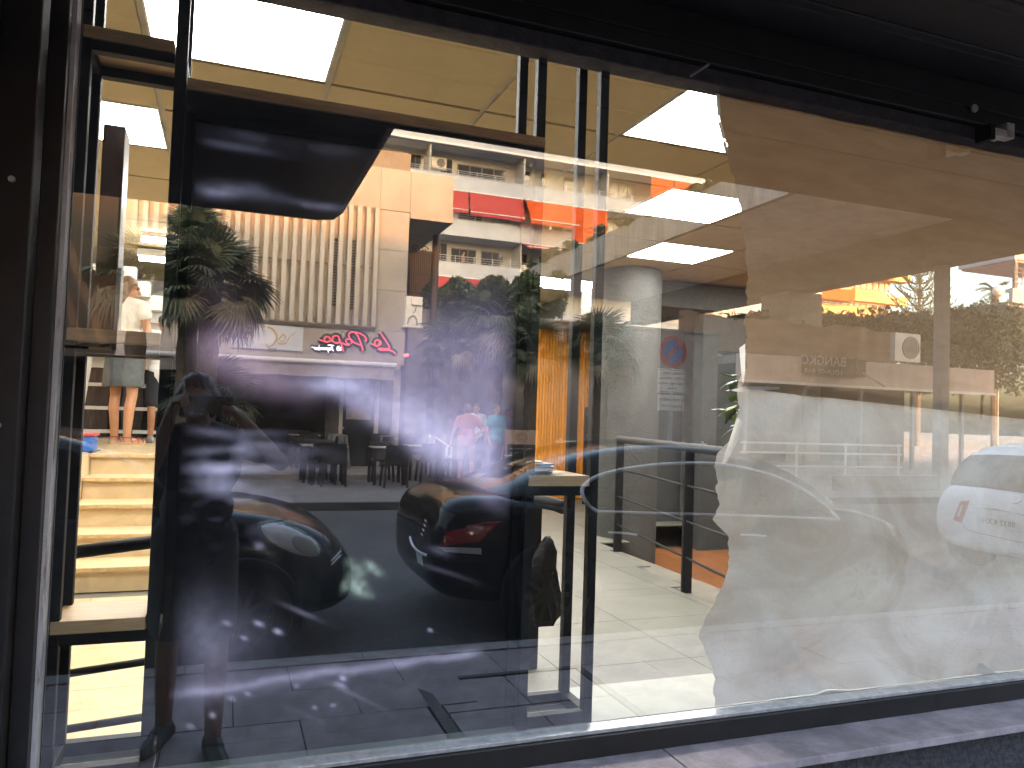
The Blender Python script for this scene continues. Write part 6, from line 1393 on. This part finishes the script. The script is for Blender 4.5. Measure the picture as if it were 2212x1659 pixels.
    for s, sd in (('R', 1), ('L', -1)):
        d = P['wr'+s]-P['el'+s]; n_ = np.array(hand_n[s] if hand_n else (-sd, .2, 0)); body += hand_shapes(P['wr'+s], d, n_, sd, k, curl)
        a, e = P['ank'+s], P['toe'+s]; body += [('c', a, R(.038), a-np.array([0, .02*k, .045*k]), R(.032)), ('c', a-np.array([0, 0, .04*k]), R(.034), e, R(.024))]
    body += [('e', P['pelvis'], (R(.14*fat), R(.10*fat), R(.11))), ('e', P['waist'], (R(.12*fat), R(.09*fat), R(.14))), ('e', P['chest'], (R(.14*sw), R(.10), R(.16))), ('c', P['chest'], R(.09), P['neck'], R(.05)), ('c', P['neck'], R(.05), P['shR'], R(.045)), ('c', P['neck'], R(.05), P['shL'], R(.045))]
    def put(name, me, m): me.materials.clear(); o = link(name, me, m, t, world=False); return o
    put('body', body_mesh(body, voxel), skin)
    sh = torso(1.10)
    for s in 'RL': sh.append(('c', P['sh'+s], R(.066), P['sh'+s]*(1-sleeve)+P['el'+s]*sleeve, R(.062 if not female else .075)))
    hem = P['pelvis']+np.array([0, 0, (shirt_len-.95)*k]); sh.append(('c', P['waist'], R(.125*fat), hem, R(.13*fat))); sh.append(('e', hem+np.array([0, 0, .03*k]), (R(.178*fat), R(.135*fat), R(.10))))
    put('shirt', body_mesh(sh, .011, 14), shirt)
    if bottom_kind == 'skirt':
        prof = []; mb = MB(); n = 36
        for z, rx, ry in ((1.0, .160, .115), (.92, .185, .135), (.80, .200, .145), (.66, .205, .150), (.585, .212, .155), (.58, .200, .145)):
            mb.v += [tuple(np.array([rx*fat*(1+.025*math.sin(9*a))*math.cos(a), ry*fat*(1+.03*math.sin(7*a))*math.sin(a), z+(.006*math.sin(23*a) if z < .6 else 0)])*k) for a in np.linspace(0, 2*math.pi, n, endpoint=False)]
        mb.f = [(i*n+q, i*n+(q+1) % n, (i+1)*n+(q+1) % n, (i+1)*n+q) for i in range(5) for q in range(n)]
        put('skirt', mb.mesh('skirt', True), bottom)
    else:
        kl = {'shorts': .86, 'long': 1.9}[bottom_kind]; bt = [('e', P['pelvis']-np.array([0, 0, .02*k]), (R(.172*fat), R(.125*fat), R(.12)))]
        for s in 'RL':
            h, n_, a = P['hip'+s], P['knee'+s], P['ank'+s]
            if kl < 1: bt.append(('c', h, R(.098*fat), h+(n_-h)*kl, R(.088)))
            else: bt += [('c', h, R(.096*fat), n_, R(.072)), ('c', n_, R(.072), a, R(.058))]
        put('trousers' if kl > 1 else 'shorts', body_mesh(bt, .011, 12), bottom)
    hr_s = [('e', hp(0, -.022, .045), (R(.083), R(.090), R(.084))), ('e', hp(0, -.045, -.005), (R(.078), R(.066), R(.075)))]
    if hair_len: hr_s += [('c', hp(0, -.05, 0), R(.075), hp(0, -.055, -hair_len), R(.055)), ('c', hp(.05, -.02, .02), R(.05), hp(.055, -.04, -hair_len*.9), R(.035)), ('c', hp(-.05, -.02, .02), R(.05), hp(-.055, -.04, -hair_len*.9), R(.035))]
    hm = body_mesh(hr_s, .009, 2)
    g = random.Random(1)
    for v in hm.vertices: v.co += v.normal*(.0015*math.sin(v.co.x*180+v.co.z*60)+g.uniform(-.002, .002))
    put('hair', hm, hair)
    for x in (-.032, .032):
        mb = MB(); mb.add(*_sphere(hp(x, .068, .008), (R(.011),)*3, 10, 7)); put('eye', mb.mesh('eye', True), mat('eye_dark', (0.03, 0.02, 0.015), .2))
    for s, sd in (('R', 1), ('L', -1)):
        a, e = P['ank'+s], P['toe'+s]; base = a*np.array([1, 1, 0])+np.array([0, 0, .012*k])
        f = e-a; f[2] = 0; f /= np.linalg.norm(f)
        sh_ = [('c', base-f*.055*k+np.array([0, 0, .022*k]), R(.036), base+f*.12*k+np.array([0, 0, .018*k]), R(.040)), ('c', base+f*.12*k+np.array([0, 0, .018*k]), R(.040), base+f*.185*k+np.array([0, 0, .012*k]), R(.028))]
        if not bare_foot: sh_.append(('c', base-f*.02*k+np.array([0, 0, .05*k]), R(.042), base+f*.06*k+np.array([0, 0, .04*k]), R(.038)))
        if bare_foot:
            sole = MB(); n = 20
            for z in (.0, .028): sole.v += [tuple(base+f*(.065+.135*math.cos(q))*k+np.array([-f[1], f[0], 0])*.05*math.sin(q)*k+np.array([0, 0, (z-.012)*k])) for q in np.linspace(0, 6.283, n, endpoint=False)]
            sole.f = [tuple(range(n-1, -1, -1)), tuple(range(n, 2*n))]+[(q, (q+1) % n, n+(q+1) % n, n+q) for q in range(n)]
            o = put('sandal', sole.mesh('sandal'), mat('sandal_sole', (0.45, 0.28, 0.15), .7))
            mb = MB(); side = np.array([-f[1], f[0], 0])
            for (u, h) in ((.03, .055), (.10, .048), (.15, .04)): mb.tube([base+f*u*k+side*.05*math.cos(q)*k+np.array([0, 0, (.01+h*math.sin(q))*k]) for q in np.linspace(0, math.pi, 9)], .006*k, 5)
            mb.tube([a+np.array([.04*math.cos(q)*k, .045*math.sin(q)*k, -.01*k]) for q in np.linspace(0, 6.283, 12, endpoint=False)], .006*k, 5, True)
            put('sandal_strap', mb.mesh('sandal_strap'), mat('red_strap', (0.28, 0.05, 0.05), .6))
        else:
            put('shoe', body_mesh(sh_, .010, 3), shoes)
    return t, P
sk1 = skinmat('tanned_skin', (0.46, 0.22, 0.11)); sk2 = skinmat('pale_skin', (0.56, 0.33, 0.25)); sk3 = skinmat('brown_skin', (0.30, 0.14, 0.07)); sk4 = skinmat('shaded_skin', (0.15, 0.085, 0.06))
m_denim = mat('grey_denim', (0.10, 0.115, 0.125), .9, col2=(0.07, 0.082, 0.092), scale=25, bump=.3, bscale=200)
m_hair_b = mat('brown_hair', (0.12, 0.065, 0.035), .5, col2=(0.22, 0.13, 0.07), scale=40, stretch=(6, 6, 1)); m_hair_k = mat('black_hair', (0.012, 0.010, 0.010), .45); m_hair_g = mat('grey_hair', (0.22, 0.20, 0.19), .6)
m_cloth_w = mat('cream_cotton', (0.78, 0.74, 0.66), .9, bump=.2, bscale=40); m_cloth_w2 = mat('white_cotton', (0.76, 0.76, 0.75), .9)
m_navy = mat('navy_cloth', (0.016, 0.020, 0.042), .9, col2=(0.011, 0.014, 0.028), scale=10, bump=.3, bscale=30); m_blackcloth = mat('black_cloth', (0.015, 0.015, 0.018), .9); m_shoe_g = mat('grey_trainer', (0.12, 0.13, 0.13), .7, col2=(0.3, 0.3, 0.3), scale=30); m_shoe_k = mat('black_trainer', (0.015, 0.015, 0.016), .6)
# woman and boy on the upper floor
w1, w2 = atZ(284, 961, TOPZ), atZ(236, 959, TOPZ)
wl_ = ((w1+w2)/2); ang = math.radians(-32); ca_, sa_ = math.cos(-ang), math.sin(-ang)
def loc_(p, base, a): d = np.array(p)-np.array(base); return (d[0]*math.cos(a)+d[1]*math.sin(a), -d[0]*math.sin(a)+d[1]*math.cos(a), d[2])
kW = 1.68/1.70
wo_, WP = person('woman in cream blouse and grey denim skirt reading a sheet of paper', tuple(wl_), ang, 1.68,
    dict(ankR=(.10, -.04, .085), toeR=(.16, .13, .03), ankL=(-.09, .02, .085), toeL=(-.11, .19, .03), kneeR=(.105, .0, .49), elR=(.245, .0, 1.13), wrR=(.16, .24, 1.06), elL=(-.24, .02, 1.12), wrL=(-.08, .26, 1.06)),
    sk1, m_cloth_w, m_denim, m_hair_b, None, female=True, hair_len=.16, sleeve=.30, bottom_kind='skirt', look=math.radians(-48), tilt=math.radians(-12), shirt_len=.93, bare_foot=True, hand_n=dict(R=(0, .2, 1), L=(0, .2, 1)))
pp = solo('paper_leaflet', MB().obox((wl_[0]+.30, wl_[1]+.16, TOPZ+1.11), (.10, .06, 0), (-.03, .05, .06), (0.0006, -.0006, .001)), m_cloth_w2, 'white printed sheet held in the hands of the woman', 'paper')
bl = atZ(343, 957, TOPZ)
person('boy in white shirt and dark shorts standing beside the woman', tuple(bl), math.radians(20), 1.36,
    dict(elL=(-.25, -.04, 1.10), wrL=(-.24, .06, .86), ankL=(-.11, .0, .085), kneeL=(-.11, .02, .49)), sk3, m_cloth_w2, mat('dark_shorts', (0.02, 0.022, 0.03), .9), m_hair_k, m_shoe_g, sleeve=.5, shirt_len=.86, tilt=math.radians(-15), curl=1.2)
# the person with the phone, mirrored in the screen
pb = (-.10, -2.02, 0.0)
def rel(p): return ((p[0]-pb[0])/(1.64/1.70), (p[1]-pb[1])/(1.64/1.70), (p[2]-pb[2])/(1.64/1.70))
eR = sY(607, 1000, 1.98); wR = (0.075, -1.80, 1.435); wL = (-.215, -1.80, 1.45); eL = sY(330, 1010, 1.98)
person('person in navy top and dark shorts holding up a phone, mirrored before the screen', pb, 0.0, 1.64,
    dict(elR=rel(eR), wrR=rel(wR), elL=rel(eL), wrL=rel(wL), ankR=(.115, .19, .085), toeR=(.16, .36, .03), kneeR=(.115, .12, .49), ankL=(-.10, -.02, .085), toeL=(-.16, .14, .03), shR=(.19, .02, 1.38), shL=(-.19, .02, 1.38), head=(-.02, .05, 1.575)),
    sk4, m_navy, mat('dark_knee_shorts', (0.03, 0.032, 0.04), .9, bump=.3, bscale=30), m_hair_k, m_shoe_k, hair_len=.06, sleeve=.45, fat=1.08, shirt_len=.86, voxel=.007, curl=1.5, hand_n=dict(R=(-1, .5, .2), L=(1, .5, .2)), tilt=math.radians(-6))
ph = thing('phone', 'dark phone held sideways in both hands at the centre of the mirror image', 'phone', (-.05, -1.76, 1.49))
MB().box(-.125, .030, -1.768, -1.7575, 1.463, 1.538).build('case', mat('phone_case', (0.01, 0.011, 0.013), .3, coat=.5), ph, bevel=.004)
for (x, z) in ((.012, 1.522), (.012, 1.497), (-.012, 1.51)): MB().cyl((x, -1.7572, z), (x, -1.752, z), .0075, n=14).build('lens', m_carglass, ph)
# people on the bar terrace (they stand at y < 0; 0 turn faces the shop)
def street_man(label, px, py, rz, H, *a, **k): p = atZ(px, py, 0); return person(label, (p[0], -p[1], 0), rz, H, *a, group='people on the bar terrace', voxel=.011, **k)
street_man('man in pink polo shirt with hand on hip seen from behind', 1004, 1045, math.radians(175), 1.70, dict(elL=(-.36, -.05, 1.14), wrL=(-.20, .04, 1.02), elR=(.30, -.02, 1.12), wrR=(.33, .04, .88), ankR=(.14, -.02, .085), ankL=(-.14, -.02, .085), kneeR=(.13, .01, .49), kneeL=(-.13, .01, .49)),
    sk2, mat('pink_polo', (0.66, 0.27, 0.27), .9), mat('beige_shorts', (0.36, 0.30, 0.23), .9), m_hair_g, mat('brown_shoe', (0.12, 0.07, 0.05), .7), fat=1.22, sleeve=.6)
street_man('man in turquoise polo shirt and glasses facing the pink shirt', 1068, 1036, math.radians(-25), 1.72, dict(elR=(.30, -.02, 1.12), wrR=(.28, .06, .90), elL=(-.28, -.02, 1.12), wrL=(-.27, .06, .89)),
    sk2, mat('turquoise_polo', (0.02, 0.36, 0.40), .9), mat('dark_trousers', (0.05, 0.05, 0.07), .9), m_hair_g, m_shoe_k, fat=1.25, sleeve=.6, look=math.radians(15), bottom_kind='long')
street_man('person in white shirt standing behind the pink polo shirt', 1024, 1027, math.radians(20), 1.74, {}, sk2, m_cloth_w2, mat('dark_trousers', (0.05, 0.05, 0.07), .9), m_hair_g, m_shoe_k, bottom_kind='long')
street_man('person half hidden behind the turquoise polo shirt', 1094, 1022, math.radians(-40), 1.66, {}, sk2, mat('grey_shirt', (0.22, 0.20, 0.24), .9), mat('dark_trousers', (0.05, 0.05, 0.07), .9), m_hair_b, m_shoe_k, bottom_kind='long')
gp = atY(1000, 566, AB+1.2); person('bare chested person standing on the lower balcony', (gp[0], -(AB+1.2), parB[2]+.25), math.radians(-60), 1.75, {}, sk1, sk1, mat('dark_shorts', (0.02, 0.022, 0.03), .9), m_hair_k, m_shoe_k, voxel=.014)
for o in list(bpy.data.objects):
    if o.type == 'MESH' and o.data.name.startswith('lettering'): pass
